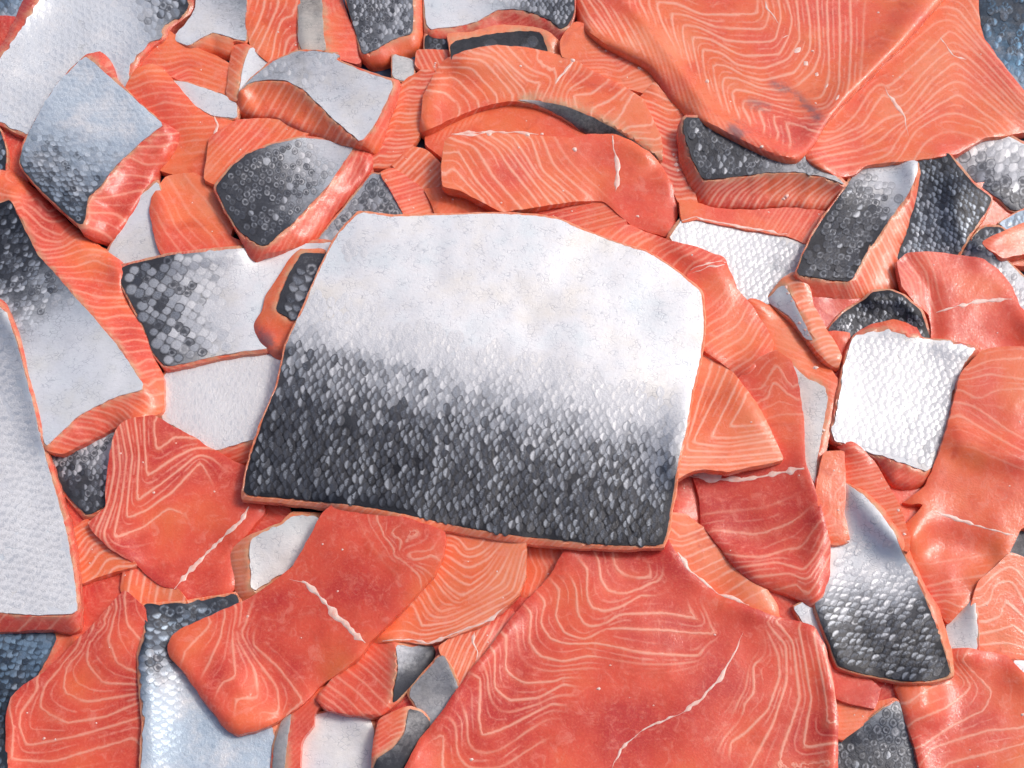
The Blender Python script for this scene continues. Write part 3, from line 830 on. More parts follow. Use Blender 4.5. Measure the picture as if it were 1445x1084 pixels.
piece(CH, "rounded glossy orange lump above the black-and-silver scaled piece", A(628,880, 645,820, 700,742, 820,728, 900,770, 930,820, 975,900, 990,950, 975,1000, 1050,1030, 1040,1080, 850,1110, 700,1120, 655,1020), tint=.45, dome=6, g=5,
      lines=[(0, A(660,900, 700,980, 760,1060)), (1, A(700,860, 740,960, 820,1050)), (2, A(740,800, 800,900, 900,1000)), (3, A(800,770, 880,860, 960,960))], amp=.4)
piece(FI, "large slab of big loose silver scales with a jagged dark edge", A(120,-60, 830,-90, 826,30, 802,62, 732,112, 702,162, 642,200, 592,250, 560,320, 548,370, 560,600, 250,690, 120,588, 0,530, -180,450, -180,300, 0,200, 45,120),
      A(192,-60, 800,-90, 795,40, 760,75, 692,100, 680,165, 612,195, 562,255, 540,310, 540,590, 250,670, 125,574, 0,514, -180,440, -180,400, 0,248, 100,112),
      grad=((165,55),(262,0)), dk=(.0,.72), tilt=(-1,2), blue=.18, slope=.6, tint=.8, amp=.3, g=6, jag=2.5, scl=dict(a=11, b=9, ang=-30, style=.25, lo=-.2, white=True, prob=2.4, nobj=60))
piece(FI, "blue-tinted silver slab with dark lower end and orange cut side", A(362,228, 430,212, 478,268, 500,340, 545,385, 600,440, 690,520, 765,558, 742,640, 700,695, 672,712, 672,760, 620,822, 592,880, 562,930, 475,1035, 350,985, 320,945, 150,790, 76,695, 96,600, 150,500, 240,350, 330,258),
      A(362,236, 465,325, 600,445, 690,525, 640,562, 545,645, 490,695, 420,790, 372,832, 352,950, 318,938, 150,782, 82,692, 102,600, 152,500, 240,352, 330,264),
      grad=((150,140),(90,300)), dk=(.02,.72), tilt=(-1,1.5), blue=.4, slope=1.0, g=7, tint=.6, scl=dict(a=8, b=7, ang=120, style=.1, lo=-.1, white=True, prob=2.4),
      lines=[(0, A(380,960, 450,990, 480,1020)), (1, A(390,900, 480,900, 540,940)), (2, A(420,840, 520,820, 600,800)), (4, A(540,660, 620,700, 680,690)), (5, A(560,620, 680,620, 740,600)), (6, A(640,570, 720,570, 765,560)), (9, A(480,270, 440,280)), (10, A(500,330, 460,330))], amp=.6)
piece(SK, "shining white skin piece with fine scale net beneath the black-and-silver one", D(670,590, 850,520, 1000,490, 1140,470, 1230,500, 1210,640, 1140,850, 1060,1000, 930,940, 850,910, 660,800), D(685,592, 850,528, 1000,498, 1140,480, 1222,505, 1200,640, 1130,780, 1080,868, 1010,885, 920,915, 860,898, 760,825, 680,785),
      dk=(.0,.12), tilt=(0,2), grad=((330,560),(240,520)), tint=.8, slope=.8, scl=dict(a=10, b=7.5, ang=0, lo=-.2, white=True, prob=2.4))
piece(FI, "black-and-silver piece with coarse diamond scales fading to white", D(503,128, 720,80, 1010,48, 1200,28, 1440,22, 1380,250, 1160,500, 1000,512, 850,548, 702,582, 682,562, 632,500, 600,400, 550,300, 500,205),
      D(512,137, 720,90, 1010,62, 1200,45, 1430,35, 1350,250, 1150,482, 1000,499, 850,531, 702,563, 642,500, 612,400, 562,300, 507,203),
      grad=((375,425),(200,425)), dk=(.0,.76), tilt=(-1,1.5), tint=.7, slope=.8, g=6, scl=dict(a=17, b=8.5, ang=-14, style=.30, lo=.10, nobj=140, rl=.52, rw=.92, hw=.2, jit=.05))
piece(SK, "dark scaly skin scrap under the white-bellied long piece's cut end", X(50,625, 85,625, 165,600, 172,625, 158,690, 155,715, 130,730, 120,735, 90,700, 70,660), X(58,630, 85,632, 160,607, 165,625, 153,688, 150,712, 130,725, 122,727, 92,697, 74,660),
      dk=(.45,.85), grad=((140,620),(105,705)), scl=dict(a=9, b=7, ang=0, style=.3, lo=0))
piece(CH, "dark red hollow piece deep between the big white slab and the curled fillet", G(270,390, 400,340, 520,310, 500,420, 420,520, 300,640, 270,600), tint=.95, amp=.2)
piece(SK, "blue-black scaly skin lying beneath the big white-silver slab's pink end", G(-200,540, 0,550, 110,545, 215,566, 330,570, 330,610, 250,680, 170,760, 60,830, 30,1000, 30,1250, -200,1250), G(-200,550, 0,555, 110,550, 205,572, 214,600, 160,700, 125,760, 60,820, 28,950, 26,1240, -200,1240),
      dk=(.55,.92), grad=((70,910),(0,1000)), blue=.75, slope=.6, tint=.9, amp=.2, scl=dict(a=11, b=8, ang=60, style=.1, lo=.2))
piece(CH, "small striped orange corner beside the big white slab", G(255,190, 330,135, 400,210, 480,270, 520,310, 500,325, 400,350, 300,390, 272,300), tint=.35, lines=par(G, 290,180, 420,330, 5, 290,260, 330,200, 400,200), reach=30)
# -- middle right, lower layers
piece(FI, "cream-white wrinkled skin below the chevron-marked steak's end", X(935,340, 962,302, 1010,306, 1080,322, 1150,340, 1150,380, 1125,410, 1090,440, 1055,440, 1010,400), X(942,338, 965,306, 1010,311, 1080,327, 1143,345, 1142,378, 1118,402, 1086,430, 1060,432, 1018,398),
      dk=(.02,.30), grad=((990,330),(1110,400)), warm=.15, scl=dict(a=9, b=7.5, ang=20, lo=-.1, white=True, prob=2.4))
piece(SR, "thin orange piece with a crumpled pale rim under the dark-topped chunk", C(150,745, 230,758, 290,780, 440,785, 560,775, 720,790, 700,860, 645,920, 560,885, 450,865, 330,845, 220,820, 165,835), tint=.5, g=4, amp=.5,
      lines=par(C, 520,800, 660,800, 4, 540,860, 580,800), seams=[(C(165,828, 220,812, 330,838, 450,858, 560,878), 5)])
piece(FI, "red flesh ridge running along the white edge of the big black-backed fillet", X(825,335, 850,322, 885,316, 940,338, 990,350, 1022,363, 1030,382, 1042,410, 1010,470, 960,420, 900,370), tint=.6, g=5,
      lines=par(X, 880,320, 1010,370, 7, 872,352, 884,335, 900,330), amp=.6, seams=[(X(975,382, 1000,372, 1024,371), 4)])
# -- grey chunks, upper middle left
piece(CH, "grey speckled-skin chunk with dark ringed scales and a point at its foot", A(898,790, 960,713, 1040,643, 1140,605, 1280,572, 1400,588, 1540,592, 1590,640, 1590,720, 1520,800, 1420,900, 1340,1020, 1200,1058, 1110,1075, 1078,1104, 1045,1075, 1012,1000, 940,880),
      A(908,792, 960,722, 1040,652, 1140,613, 1280,581, 1400,596, 1505,608, 1450,690, 1390,778, 1250,928, 1115,1046, 1010,978, 950,878),
      grad=((490,205),(320,280)), dk=(.22,.80), slope=1.0, g=7, tint=.5, scl=dict(a=10.5, b=8.5, ang=-20, style=.96, lo=.28, prob=.9, nobj=45, rl=.5, rw=.68, hw=.85),
      lines=par(A, 1150,1040, 1560,650, 9, 1160,1060, 1200,1010, 1210,960), amp=.5, rimw=7)
piece(CH, "grey-topped chunk with smooth pale skin over an arched orange cut face", A(1000,480, 1005,395, 1060,325, 1150,253, 1250,210, 1330,210, 1440,223)+B(100,246, 230,300, 380,342, 332,480, 277,660, 212,612, 120,612)+A(1443,608, 1380,596, 1280,570, 1150,515, 1060,505, 1003,500),
      A(1012,388, 1060,331, 1150,261, 1250,217, 1330,216, 1440,231)+B(100,253, 230,306, 350,346, 282,500, 209,602, 130,536, 60,471, 0,413)+A(1280,376, 1200,336, 1100,339, 1050,351),
      grad=((530,150),(390,80)), dk=(.10,.36), slope=1.1, g=8, tint=.42, lines=par(A, 1030,450, 1440,560, 8, 1060,500, 1100,430, 1140,360), amp=.6, rimw=6, scl=dict(a=7, b=6, ang=0, lo=.25, prob=.5))
piece(ST, "long orange steak with white chevron lines and a pale seam at its bend", B(560,590, 600,568, 700,560, 900,570, 1100,583, 1160,567, 1275,565, 1340,590, 1430,640, 1482,705, 1530,790, 1548,900, 1522,1003, 1452,990, 1350,955, 1290,905, 1235,850, 1100,850, 980,872, 800,897, 740,864, 620,802, 552,792, 546,700),
      tint=.35, g=9, dome=4, step=5, bumps=[(B(1235,850, 1400,830, 1500,860), -4, 26), (B(600,580, 900,600, 1280,590), 2.5, 28)],
      lines=[(0, B(556,740, 600,705, 640,760, 720,840)), (1, B(560,650, 620,640, 690,760, 800,880)), (2, B(600,590, 690,620, 760,740, 880,880)), (3, B(700,575, 780,620, 830,700, 960,860)), (4, B(760,580, 830,625, 900,720, 1000,850)), (5, B(850,585, 890,640, 960,750, 1050,830)), (6, B(930,590, 970,720, 1100,830))], reach=38,
      seams=[(B(1272,572, 1282,660, 1296,720, 1282,810), 6), (B(590,572, 700,566, 760,552), 3)], flecks=[(811,211,4), (732,208,2), (900,305,3), (690,189,4), (745,190,4), (765,189,3)])
piece(SR, "narrow orange strip with a patch of black skin against the big black-backed fillet's side", D(1270,62, 1375,62, 1400,150, 1330,300, 1270,420, 1220,540, 1165,528, 1110,475, 1080,425, 1068,385, 1108,320, 1120,268, 1180,170, 1235,92), D(1276,78, 1410,84, 1380,220, 1300,380, 1235,362, 1164,326, 1190,240, 1230,150),
      dk=(.72,.85), grad=((420,370),(400,440)), slope=.5, g=5, tint=.3, scl=dict(a=15, b=11, ang=110, style=.15, lo=0, prob=.8), lines=par(D, 1250,100, 1110,400, 8, 1180,180, 1240,90), amp=.7, bruise=[(D(1090,430, 1170,480), 14)])
piece(CH, "tiny striped orange piece peeping out above the blue-scaled fillet", G(465,330, 510,310, 600,385, 670,400, 720,460, 640,490, 540,480, 480,460, 455,410), tint=.35, lines=par(G, 490,380, 700,430, 4, 480,440, 490,380, 500,330))
# -- left middle
piece(FI, "red flesh slab with long parallel fat stripes folding into a V", K(200,225, 250,170, 330,140, 470,120, 560,180, 740,270, 830,335, 930,385, 1010,435, 1100,468)+X(365,680, 375,720)+G(1000,120, 935,200, 880,262, 895,400, 865,432, 780,445, 700,455, 665,408, 600,392, 510,312, 400,242, 345,182, 333,150)+K(15,860, 145,742, 136,680, 146,560, 162,400),
      tint=.78, g=7, dome=5, step=5, lines=[(0, K(465,180, 480,360, 620,270, 760,290)), (1, K(400,170, 415,545, 600,420, 740,350, 860,350)), (2, K(340,160, 370,400, 345,715, 500,600, 650,490, 750,410)), (3, K(280,180, 320,400, 275,830, 420,770, 600,640, 780,440)), (4, K(240,200, 285,400, 250,700, 190,960, 400,880, 560,760)), (5, K(215,240, 240,500, 200,700, 130,920)), (6, K(190,300, 200,500, 160,720, 90,880))], reach=26,
      seams=[(G(945,95, 900,160, 840,215, 760,290, 660,405), 7)], flecks=[(217,695,2.5), (170,640,2)])
piece(FI, "long piece with blue-black skin fading to smooth white and a broad orange side", X(-80,225, 0,238, 20,243, 38,256, 68,283, 98,313, 135,343, 172,364)+D(545,130, 520,190, 545,300, 612,390, 642,500, 692,600, 694,750, 600,794, 500,814, 262,934, 186,914, 146,762, 104,580, 52,420, -120,240),
      X(-70,300, 0,287, 13,281, 18,288, 34,321, 54,362)+D(202,132, 302,250, 402,360, 502,480, 618,655, 480,690, 330,768, 250,846, 192,900, 154,740, 114,560, 64,405, -100,250),
      grad=((110,520),(10,330)), dk=(.0,.88), tilt=(1.5,2), blue=.14, slope=.75, g=9, tint=.42, scl=dict(a=8, b=7, ang=50, style=.2, lo=.34, prob=.6), rimw=6,
      lines=[(0, A(0,760, 80,800, 120,830)), (1, A(40,745, 130,800, 200,900)), (3, A(90,870, 180,960, 260,1000)), (5, D(180,70, 260,60, 320,20)), (7, D(230,140, 320,140, 400,110)), (9, D(330,240, 420,270, 520,270)), (11, D(440,360, 520,340, 580,350)), (13, D(520,460, 570,440, 630,460)), (15, D(580,560, 620,520, 660,540)), (17, D(630,650, 660,600, 690,610)), (19, D(600,700, 640,740, 690,720)), (21, D(440,720, 520,740, 560,790)), (23, D(340,770, 450,790, 480,820)), (25, D(250,850, 330,880, 370,870))], amp=.6, reach=40)
piece(FI, "big white-silver slab with ragged scales and a thin pink underside at its end", X(-90,380, 8,424, 30,480, 46,545, 66,630, 86,690, 104,755, 113,830, 113,890, 100,895, 75,888, 0,892, -90,892), X(-90,390, 8,436, 24,485, 40,545, 60,630, 77,690, 95,755, 106,825, 109,866, 50,868, 0,864, -90,862),
      grad=((60,700),(0,470)), dk=(.0,.24), tilt=(1.5,2), blue=.06, slope=.9, g=10, tint=.7, scl=dict(a=12, b=10, ang=70, style=.05, lo=-.2, white=True, prob=2.4), spacing=40)
piece(FI, "smooth red fillet with nested U-shaped fat lines next to the blue-scaled skin", G(470,408, 545,470, 560,540, 575,600, 590,700, 590,900, 590,1250, 15,1250, 22,1000, 18,900, 40,815, 90,765, 160,725, 230,655, 340,552, 420,462), tint=.82, g=7, dome=8,
      lines=[(0, G(470,440, 480,540, 540,610)), (1, G(440,470, 410,600, 450,690, 540,730)), (2, G(420,480, 330,610, 330,690, 390,760, 540,770)), (3, G(380,540, 250,690, 240,790, 320,835, 540,800)), (4, G(330,600, 160,780, 150,850, 250,915, 400,890, 540,830)), (5, G(150,780, 60,900, 100,1000, 300,960, 540,890)), (6, G(60,900, 40,1050, 200,1060, 500,970))], amp=.75, reach=40, flecks=[(62,1042,3), (38,1006,2)])
piece(FI, "pale blue scaly fillet with a ragged scale edge and dark upper end", G(520,460, 700,450, 905,412, 920,470, 900,620, 930,800, 1010,900, 1110,890, 1080,1000, 1060,1250, 515,1250, 535,900, 525,800, 515,650, 545,560), G(528,466, 700,458, 900,422, 905,480, 900,640, 900,820, 960,920, 1030,925, 1050,1000, 1030,1240, 525,1240, 545,900, 535,800, 525,650, 555,560),
      grad=((290,1000),(245,870)), dk=(.02,.74), tilt=(0,1.5), blue=.5, slope=.5, g=6, tint=.3, jag=1.5, scl=dict(a=12, b=10, ang=90, style=.3, lo=-.1, white=True, prob=2.4, nobj=50), rimw=3)
piece(CH, "small chunk with a white torn skin square and a pale orange edge", G(862,262, 935,205, 1060,155, 1105,112, 1230,115, 1200,230, 1100,370, 960,455, 898,462, 885,380), G(945,215, 1075,155, 1110,130, 1215,128, 1185,225, 1100,330, 950,420), dk=(.04,.14), grad=((390,780),(370,740)), warm=.3,
      slope=.7, g=6, tint=.3, jag=1, scl=dict(a=8, b=7, ang=30, lo=-.1, prob=.6), lines=par(G, 880,260, 920,440, 6, 870,270, 930,260), amp=.6)
# -- bottom centre
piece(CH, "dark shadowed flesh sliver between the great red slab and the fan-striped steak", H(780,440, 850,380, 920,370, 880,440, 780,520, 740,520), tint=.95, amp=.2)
piece(CH, "orange triangle tucked under the big black-backed fillet's lower edge", H(830,180, 1070,190, 990,310, 900,385, 850,410, 825,390, 840,300), tint=.5, lines=par(H, 870,260, 1000,260, 3, 870,380, 900,300, 870,240), amp=.5)
piece(CH, "small red triangle with a translucent pale membrane below the fan-striped steak", H(500,600, 590,540, 640,520, 800,440, 820,500, 760,580, 660,700, 580,790, 540,690), tint=.6, g=4, lines=par(H, 540,620, 640,640, 4, 560,700, 600,600, 630,550), seams=[(H(645,540, 640,580, 660,620, 650,660), 4)])
piece(SK, "flat grey skin scrap in the dark gap beside the big red slab", H(370,780, 520,615, 560,680, 600,770, 560,860, 480,960, 430,880), H(380,782, 520,625, 550,682, 588,770, 545,850, 480,940, 436,870), dk=(.38,.42), grad=((0,0),(1,0)), warm=.25)
piece(CH, "bulging silver-white skin knob between two small orange pieces", H(-50,1000, -30,920, 0,865, 100,848, 240,876, 260,930, 258,1000, 262,1250, -80,1250), H(-44,1000, -26,925, 4,872, 100,856, 232,884, 248,932, 244,1000, 246,1240, -72,1240), dk=(.02,.14), grad=((470,1040),(520,1080)), dome=6, slope=.8, scl=dict(a=10, b=8, ang=90, lo=-.1, prob=.8))
piece(SR, "orange strip with a beige skin edge beside the silver-white knob", G(1060,900, 1180,800, 1250,760, 1240,800, 1190,880, 1190,920, 1140,980, 1135,1250, 1010,1250, 1030,1000), G(1062,910, 1105,870, 1090,960, 1060,1240, 1022,1240, 1038,1000), hi=G(1105,870, 1240,780, 1190,900, 1135,1250, 1065,1250, 1090,960), slope=.5, dk=(.25,.35), grad=((400,1000),(410,1060)), warm=.5, tint=.6, amp=.5,
      lines=par(G, 1130,900, 1100,1060, 6, 1080,960, 1150,890))
piece(CH, "small orange end wrapped in dark green-grey skin beside the great red slab", H(236,1020, 262,890, 330,855, 390,835, 445,855, 490,910, 420,1010, 390,1250, 230,1250), H(385,845, 440,860, 480,908, 405,1005, 380,1245, 245,1240, 250,1055, 330,1000, 372,940), hi=H(255,1000, 270,890, 330,862, 385,848, 370,940, 330,1000, 250,1050), slope=.8, dk=(.62,.75), grad=((560,1040),(580,1080)), warm=.3, g=6, tint=.4,
      lines=par(H, 270,1010, 330,880, 5, 265,990, 320,950, 370,940))
piece(ST, "dark red cut piece with grey skin turning into the black gap", H(10,812, 90,710, 200,590, 280,555, 330,565, 470,575, 530,608, 490,665, 425,745, 335,825, 285,872, 240,885, 140,870, 60,856), H(335,592, 400,602, 480,585, 522,612, 472,670, 402,750, 322,832, 330,760, 345,680), hi=H(20,812, 90,720, 200,600, 280,565, 325,575, 335,680, 320,760, 305,830, 270,870, 140,865, 60,850), slope=1.4, dk=(.35,.8), grad=((560,915),(590,950)), g=6, tint=.7, rimw=8,
      lines=par(H, 240,640, 100,830, 5, 150,640, 230,700, 290,760), amp=.5)
piece(ST, "fan-striped orange steak with V lines peeking from under the big black-backed fillet", H(530,140, 700,150, 858,170, 853,320, 823,402, 762,453, 682,513, 562,560, 452,596, 380,580, 270,585, 225,590, 320,490, 440,360, 500,270), tint=.32, g=8, dome=4, step=5,
      lines=[(0, H(600,190, 620,220, 670,200, 690,170)), (1, H(570,200, 600,240, 660,240, 720,190)), (2, H(540,240, 620,290, 700,250, 760,190)), (3, H(500,270, 560,320, 630,360, 710,300, 775,190)), (4, H(490,300, 540,360, 600,400, 700,330, 785,200)), (5, H(480,320, 530,390, 585,435, 680,380, 750,300, 800,200)), (6, H(440,360, 480,430, 510,465, 640,420, 760,350, 815,210)), (8, H(400,420, 440,520, 560,500, 700,430, 800,380, 840,220))], reach=40,
      seams=[(H(280,578, 380,572, 460,588, 560,552, 680,508, 780,440), 4)])
piece(FI, "thick glossy red fillet bent over the blue-scaled skin with a white seam", G(632,620, 655,578, 685,556, 760,520, 860,478, 950,436, 1040,376, 1110,316, 1165,220, 1215,120)+H(100,20, 300,60, 540,140, 522,240, 492,312, 442,362, 382,432, 322,492, 232,582, 192,642, 110,702, 60,738)+G(1240,752, 1215,772, 1150,842, 1060,902, 980,943, 900,958, 858,942, 828,902, 758,812, 698,722, 640,662),
      tint=.78, g=11, dome=9, step=5, bumps=[(G(760,700, 860,820, 960,900), -2, 20)],
      lines=[(0, G(700,640, 760,580, 800,540)), (1, G(790,690, 830,600, 850,500)), (2, G(840,760, 890,740, 880,600, 900,480)), (3, G(890,820, 980,820, 960,700, 900,600, 910,470)), (4, G(980,870, 1060,880, 1050,780, 960,660, 900,560)), (5, G(1080,880, 1150,830, 1050,700, 960,620)), (9, H(260,100, 320,200, 430,320)), (10, H(300,150, 370,190, 430,150)), (11, H(350,230, 400,260, 480,240))], amp=.8, reach=18,
      seams=[(H(-40,340, 0,370, 50,420, 100,480, 150,530, 212,586), 9), (H(-90,330, -60,335, -20,355), 3)], flecks=[(350,870,2.5), (455,768,2)])
# -- right, lower layers
piece(SK, "deep blue skin beside the wide pink-orange slab", C(1265,-150, 1700,-150, 1700,560, 1445,400, 1380,300, 1290,170, 1272,60), C(1270,-145, 1690,-145, 1690,550, 1445,390, 1382,290, 1296,165, 1278,60), dk=(.40,.70), grad=((1400,120),(1440,20)), blue=1.0, scl=dict(a=9, b=8, style=.5, lo=.3, prob=.6))
piece(CH, "speckled silver-and-black scaly skin piece under the wide pink-orange slab", C(1150,560, 1290,500, 1370,490, 1445,530, 1700,600, 1700,770, 1400,800, 1350,752, 1290,712, 1220,650), C(1158,566, 1290,508, 1370,500, 1445,540, 1690,608, 1690,762, 1402,790, 1352,742, 1290,702, 1222,642), dk=(.25,.6), grad=((1420,200),(1390,290)), scl=dict(a=14, b=12, ang=30, style=.9, lo=0, nobj=40, hw=.7), slope=.3)
piece(SK, "narrow blue-white skin slip under the speckled scaly piece", C(1340,835, 1445,775, 1700,760, 1700,850, 1445,850, 1380,870), C(1348,836, 1445,783, 1690,768, 1690,842, 1445,843, 1382,862), dk=(.2,.45), grad=((1420,300),(1445,315)), blue=.7, scl=dict(a=8, b=7, lo=0))
piece(SK, "small dark wet skin scrap beside the blue-white slip", C(1240,895, 1285,842, 1360,840, 1400,880, 1310,930, 1260,930), C(1248,893, 1290,850, 1358,848, 1390,878, 1308,920, 1262,920), dk=(.7,.85), grad=((1380,325),(1390,340)), scl=dict(a=8, b=7, style=.5, lo=0))
piece(SR, "thin bright orange strip above the grey speckled skin", C(1280,905, 1445,828, 1700,815, 1700,940, 1445,950, 1370,968, 1320,940), tint=.35, amp=.4)
piece(FI, "grey speckled skin sloping away behind the tall red chunk with a seam", F(1130,60, 1240,-30, 1290,0, 1350,50, 1441,140, 1640,260, 1640,480, 1441,360, 1390,240, 1300,160, 1200,120), F(1140,60, 1240,-20, 1290,8, 1350,58, 1441,150, 1630,270, 1630,470, 1441,350, 1390,232, 1300,152, 1200,112), dk=(.25,.6), grad=((1440,420),(1380,350)), scl=dict(a=9, b=7.5, ang=40, style=.4, lo=0, prob=.7))
piece(FI, "blue-black skin fillet with fine bumpy scales beside the narrow dark chunk", C(1000,600, 1160,560, 1205,615, 1265,685, 1335,738, 1305,805, 1245,890, 1190,990, 950,990, 1000,860, 1030,720), C(1008,606, 1160,568, 1200,622, 1260,692, 1328,742, 1298,802, 1238,884, 1182,980, 962,980, 1010,862, 1038,722),
      dk=(.72,.98), grad=((1330,320),(1370,290)), blue=.25, g=5, scl=dict(a=8, b=6.5, ang=-20, style=0, lo=0, prob=.95))
piece(CH, "dark-topped chunk with striped orange cut face below the pink slab's point", C(148,470, 175,428, 240,430, 400,500, 560,560, 640,560, 710,610, 795,695, 765,765, 700,808, 550,788, 430,798, 300,788, 250,793, 208,722, 158,622), C(175,440, 240,440, 400,520, 560,580, 640,580, 700,630, 782,692, 700,662, 600,642, 470,647, 330,666, 242,670, 202,590, 172,500),
      grad=((1130,240),(1020,210)), dk=(.42,.85), g=6, slope=1.3, tint=.35, scl=dict(a=9, b=8, ang=0, style=.7, lo=.3, prob=.8), rimw=7,
      lines=par(C, 220,700, 740,720, 12, 250,790, 290,720, 350,680), seams=[], flecks=[(1110,277,5), (1106,281,3)])
piece(CH, "narrow dark-skinned chunk with pale shoulder and orange cut side standing upright", C(800,640, 830,610, 930,588, 1050,593, 1058,650, 1034,780, 1014,860, 985,960)+F(948,0, 932,80, 953,200, 862,218, 762,240, 650,228, 578,228, 552,168, 516,136)+C(620,935, 650,870, 700,795, 770,700),
      C(815,645, 832,620, 930,598, 1046,598, 1048,640, 1016,720, 936,830, 870,928)+F(828,0, 790,80, 744,164, 640,155, 522,133)+C(626,938, 655,880, 704,802, 778,702),
      grad=((1270,240),(1190,330)), dk=(.18,.90), slope=.9, g=8, tint=.38, scl=dict(a=10, b=8, ang=60, style=.92, lo=.3, prob=.85, hw=.9), rimw=6,
      lines=par(F, 760,220, 930,20, 9, 780,120, 800,160, 830,230), flecks=[])
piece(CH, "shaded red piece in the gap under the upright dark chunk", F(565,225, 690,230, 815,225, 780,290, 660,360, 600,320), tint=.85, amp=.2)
piece(SK, "curled black skin scrap folded over behind the white square piece", F(640,360, 715,275, 785,236, 828,196, 900,190, 965,216, 1036,278, 1075,400, 1040,440, 760,440, 700,420), F(648,360, 720,282, 790,243, 832,204, 900,198, 960,222, 1028,282, 1066,400, 1030,430, 760,430, 705,410),
      dk=(.55,.95), grad=((1190,490),(1230,430)), warm=.15, g=6, dome=7, bumps=[(F(830,230, 930,220, 1010,290), 4, 16)], scl=dict(a=6, b=5, ang=0, style=.3, lo=.2, prob=.6))
piece(CH, "tall red chunk with a long white seam across its face", F(928,85, 968,48, 1050,42, 1150,52, 1280,72, 1342,118, 1394,180, 1424,260, 1500,340, 1640,400, 1640,480, 1350,470, 1270,470, 1100,440, 1068,420, 1062,300, 1000,250, 948,182), tint=.6, g=7, dome=6, bumps=[(F(970,80, 1060,200, 1075,380), -2, 14)],
      lines=[(0, F(945,110, 980,150, 1000,210)), (1, F(965,80, 1020,150, 1030,230)), (2, F(1000,60, 1050,130, 1060,230))], amp=.5, reach=25, seams=[(F(1085,285, 1140,270, 1250,248, 1390,232), 5)])
piece(CH, "slim red sliver squeezed beside the white square piece", F(640,360, 745,368, 740,480, 700,580, 660,560, 650,450), tint=.75, amp=.3)
piece(SR, "orange strip with a long triangle of silvery inner skin beside the tall chevron piece", F(280,185, 360,225, 440,265, 510,315, 570,395, 640,475, 682,540, 704,568, 694,650, 664,760, 634,900, 624,1000, 604,1040, 540,950, 500,700, 440,520, 400,440, 330,290), F(505,495, 560,548, 640,588, 652,640, 632,740, 606,900, 600,985, 560,910, 540,700, 522,560),
      slope=.35, dk=(.15,.25), grad=((0,0),(1,0)), warm=.3, g=6, tint=.45, amp=.35, lines=par(F, 380,290, 660,560, 6, 340,270, 420,320, 440,300), flecks=[(1151,519,4), (1162,607,3), (1160,612,2)])
piece(SR, "orange strip with white frosted inner edge leaning between white skin and square piece", F(395,240, 466,148, 520,122, 562,148, 582,200, 594,260, 644,350, 694,430, 708,470, 692,516, 650,496, 600,436, 520,336, 450,278), F(400,243, 468,172, 500,212, 542,300, 592,402, 560,392, 500,304, 440,266),
      hi=F(466,150, 520,124, 562,148, 582,200, 644,350, 706,470, 640,470, 560,330, 500,210), slope=.7, dk=(.1,.2), grad=((0,0),(1,0)), warm=.1, g=6, tint=.28, lines=par(F, 500,160, 670,490, 9, 470,190, 520,160, 570,170), reach=30,
      flecks=[(1112,414,3.5), (1117,425,3), (1128,456,4), (1136,466,4), (1140,473,3), (1124,446,2.5), (1109,405,3)])
piece(CH, "bright white square of ragged silver skin with an orange lip on top", F(750,378, 830,333, 925,312, 1000,332, 1032,388, 1112,392, 1275,428, 1220,520, 1185,620, 1150,780, 1090,930, 1012,1004, 902,1014, 850,880, 790,852, 650,804, 688,600, 718,460),
      F(752,384, 880,357, 1000,391, 1100,401, 1252,431, 1196,502, 1158,600, 1126,780, 1064,934, 940,890, 800,845, 660,800, 702,600, 722,470), grad=((1240,560),(1345,620)), dk=(.0,.34), slope=1.1, g=8, tint=.6, jag=1.2, warm=.05, scl=dict(a=10, b=8, ang=15, style=.04, lo=-.2, white=True, prob=2.4), amp=.3)
piece(FI, "striped orange fillet beside the cream skin wedge", I(1240,420, 1262,335, 1322,284, 1392,214, 1445,236, 1640,300, 1640,680, 1445,680, 1370,640, 1240,620, 1244,500), tint=.35, g=5, lines=[(0, I(1300,490, 1350,470, 1370,400, 1440,470)), (1, I(1265,430, 1310,420, 1330,340, 1400,330, 1445,420)), (2, I(1280,360, 1350,290, 1400,270, 1445,330)), (-1, I(1260,540, 1360,520, 1400,500, 1445,540)), (-2, I(1260,580, 1380,570, 1445,590))], reach=34)
piece(SK, "cream skin wedge between the striped fillet and the dark pointed fillet", I(1130,500, 1180,440, 1265,370, 1275,600, 1250,640, 1150,640), I(1138,500, 1184,448, 1258,382, 1264,600, 1245,630, 1155,630), dk=(.1,.2), grad=((0,0),(1,0)), warm=.25, g=4, jag=1)
piece(SK, "tiny white skin corner under the striped orange fillet", I(1395,630, 1445,632, 1640,650, 1640,760, 1445,745, 1405,690), I(1402,637, 1445,640, 1630,660, 1630,750, 1445,735, 1410,688), dk=(.05,.1), grad=((0,0),(1,0)), g=6)
piece(FI, "wide pinkish-orange fillet with chevrons and a ridge beside the white square", F(1185,530, 1268,437, 1350,425, 1640,430)+X(1520,760)+I(1440,118, 1414,165, 1384,232, 1304,302, 1258,352, 1243,402, 1204,444, 1150,500, 1100,430, 1050,360, 1000,260, 965,160, 982,110, 1060,30)+F(945,1060, 1040,990, 1080,900, 1130,760, 1158,640),
      tint=.42, g=8, dome=7, lines=[(0, F(1210,520, 1300,480, 1441,470)), (1, F(1190,560, 1300,535, 1441,560)), (2, F(1190,600, 1250,640, 1330,600, 1441,590)), (3, F(1175,650, 1240,665, 1370,760, 1441,800)), (4, F(1180,700, 1300,770, 1441,850)), (10, I(1050,360, 1150,330, 1270,310)), (11, I(1060,390, 1130,390, 1200,380)), (12, I(1080,420, 1140,400, 1190,430))], amp=.6, reach=34,
      bumps=[(F(1180,800, 1300,850, 1441,870), 4, 22), (I(985,150, 1100,180, 1300,230), -3.5, 26)], seams=[(I(1090,60, 1190,90, 1290,125, 1415,155), 5)])
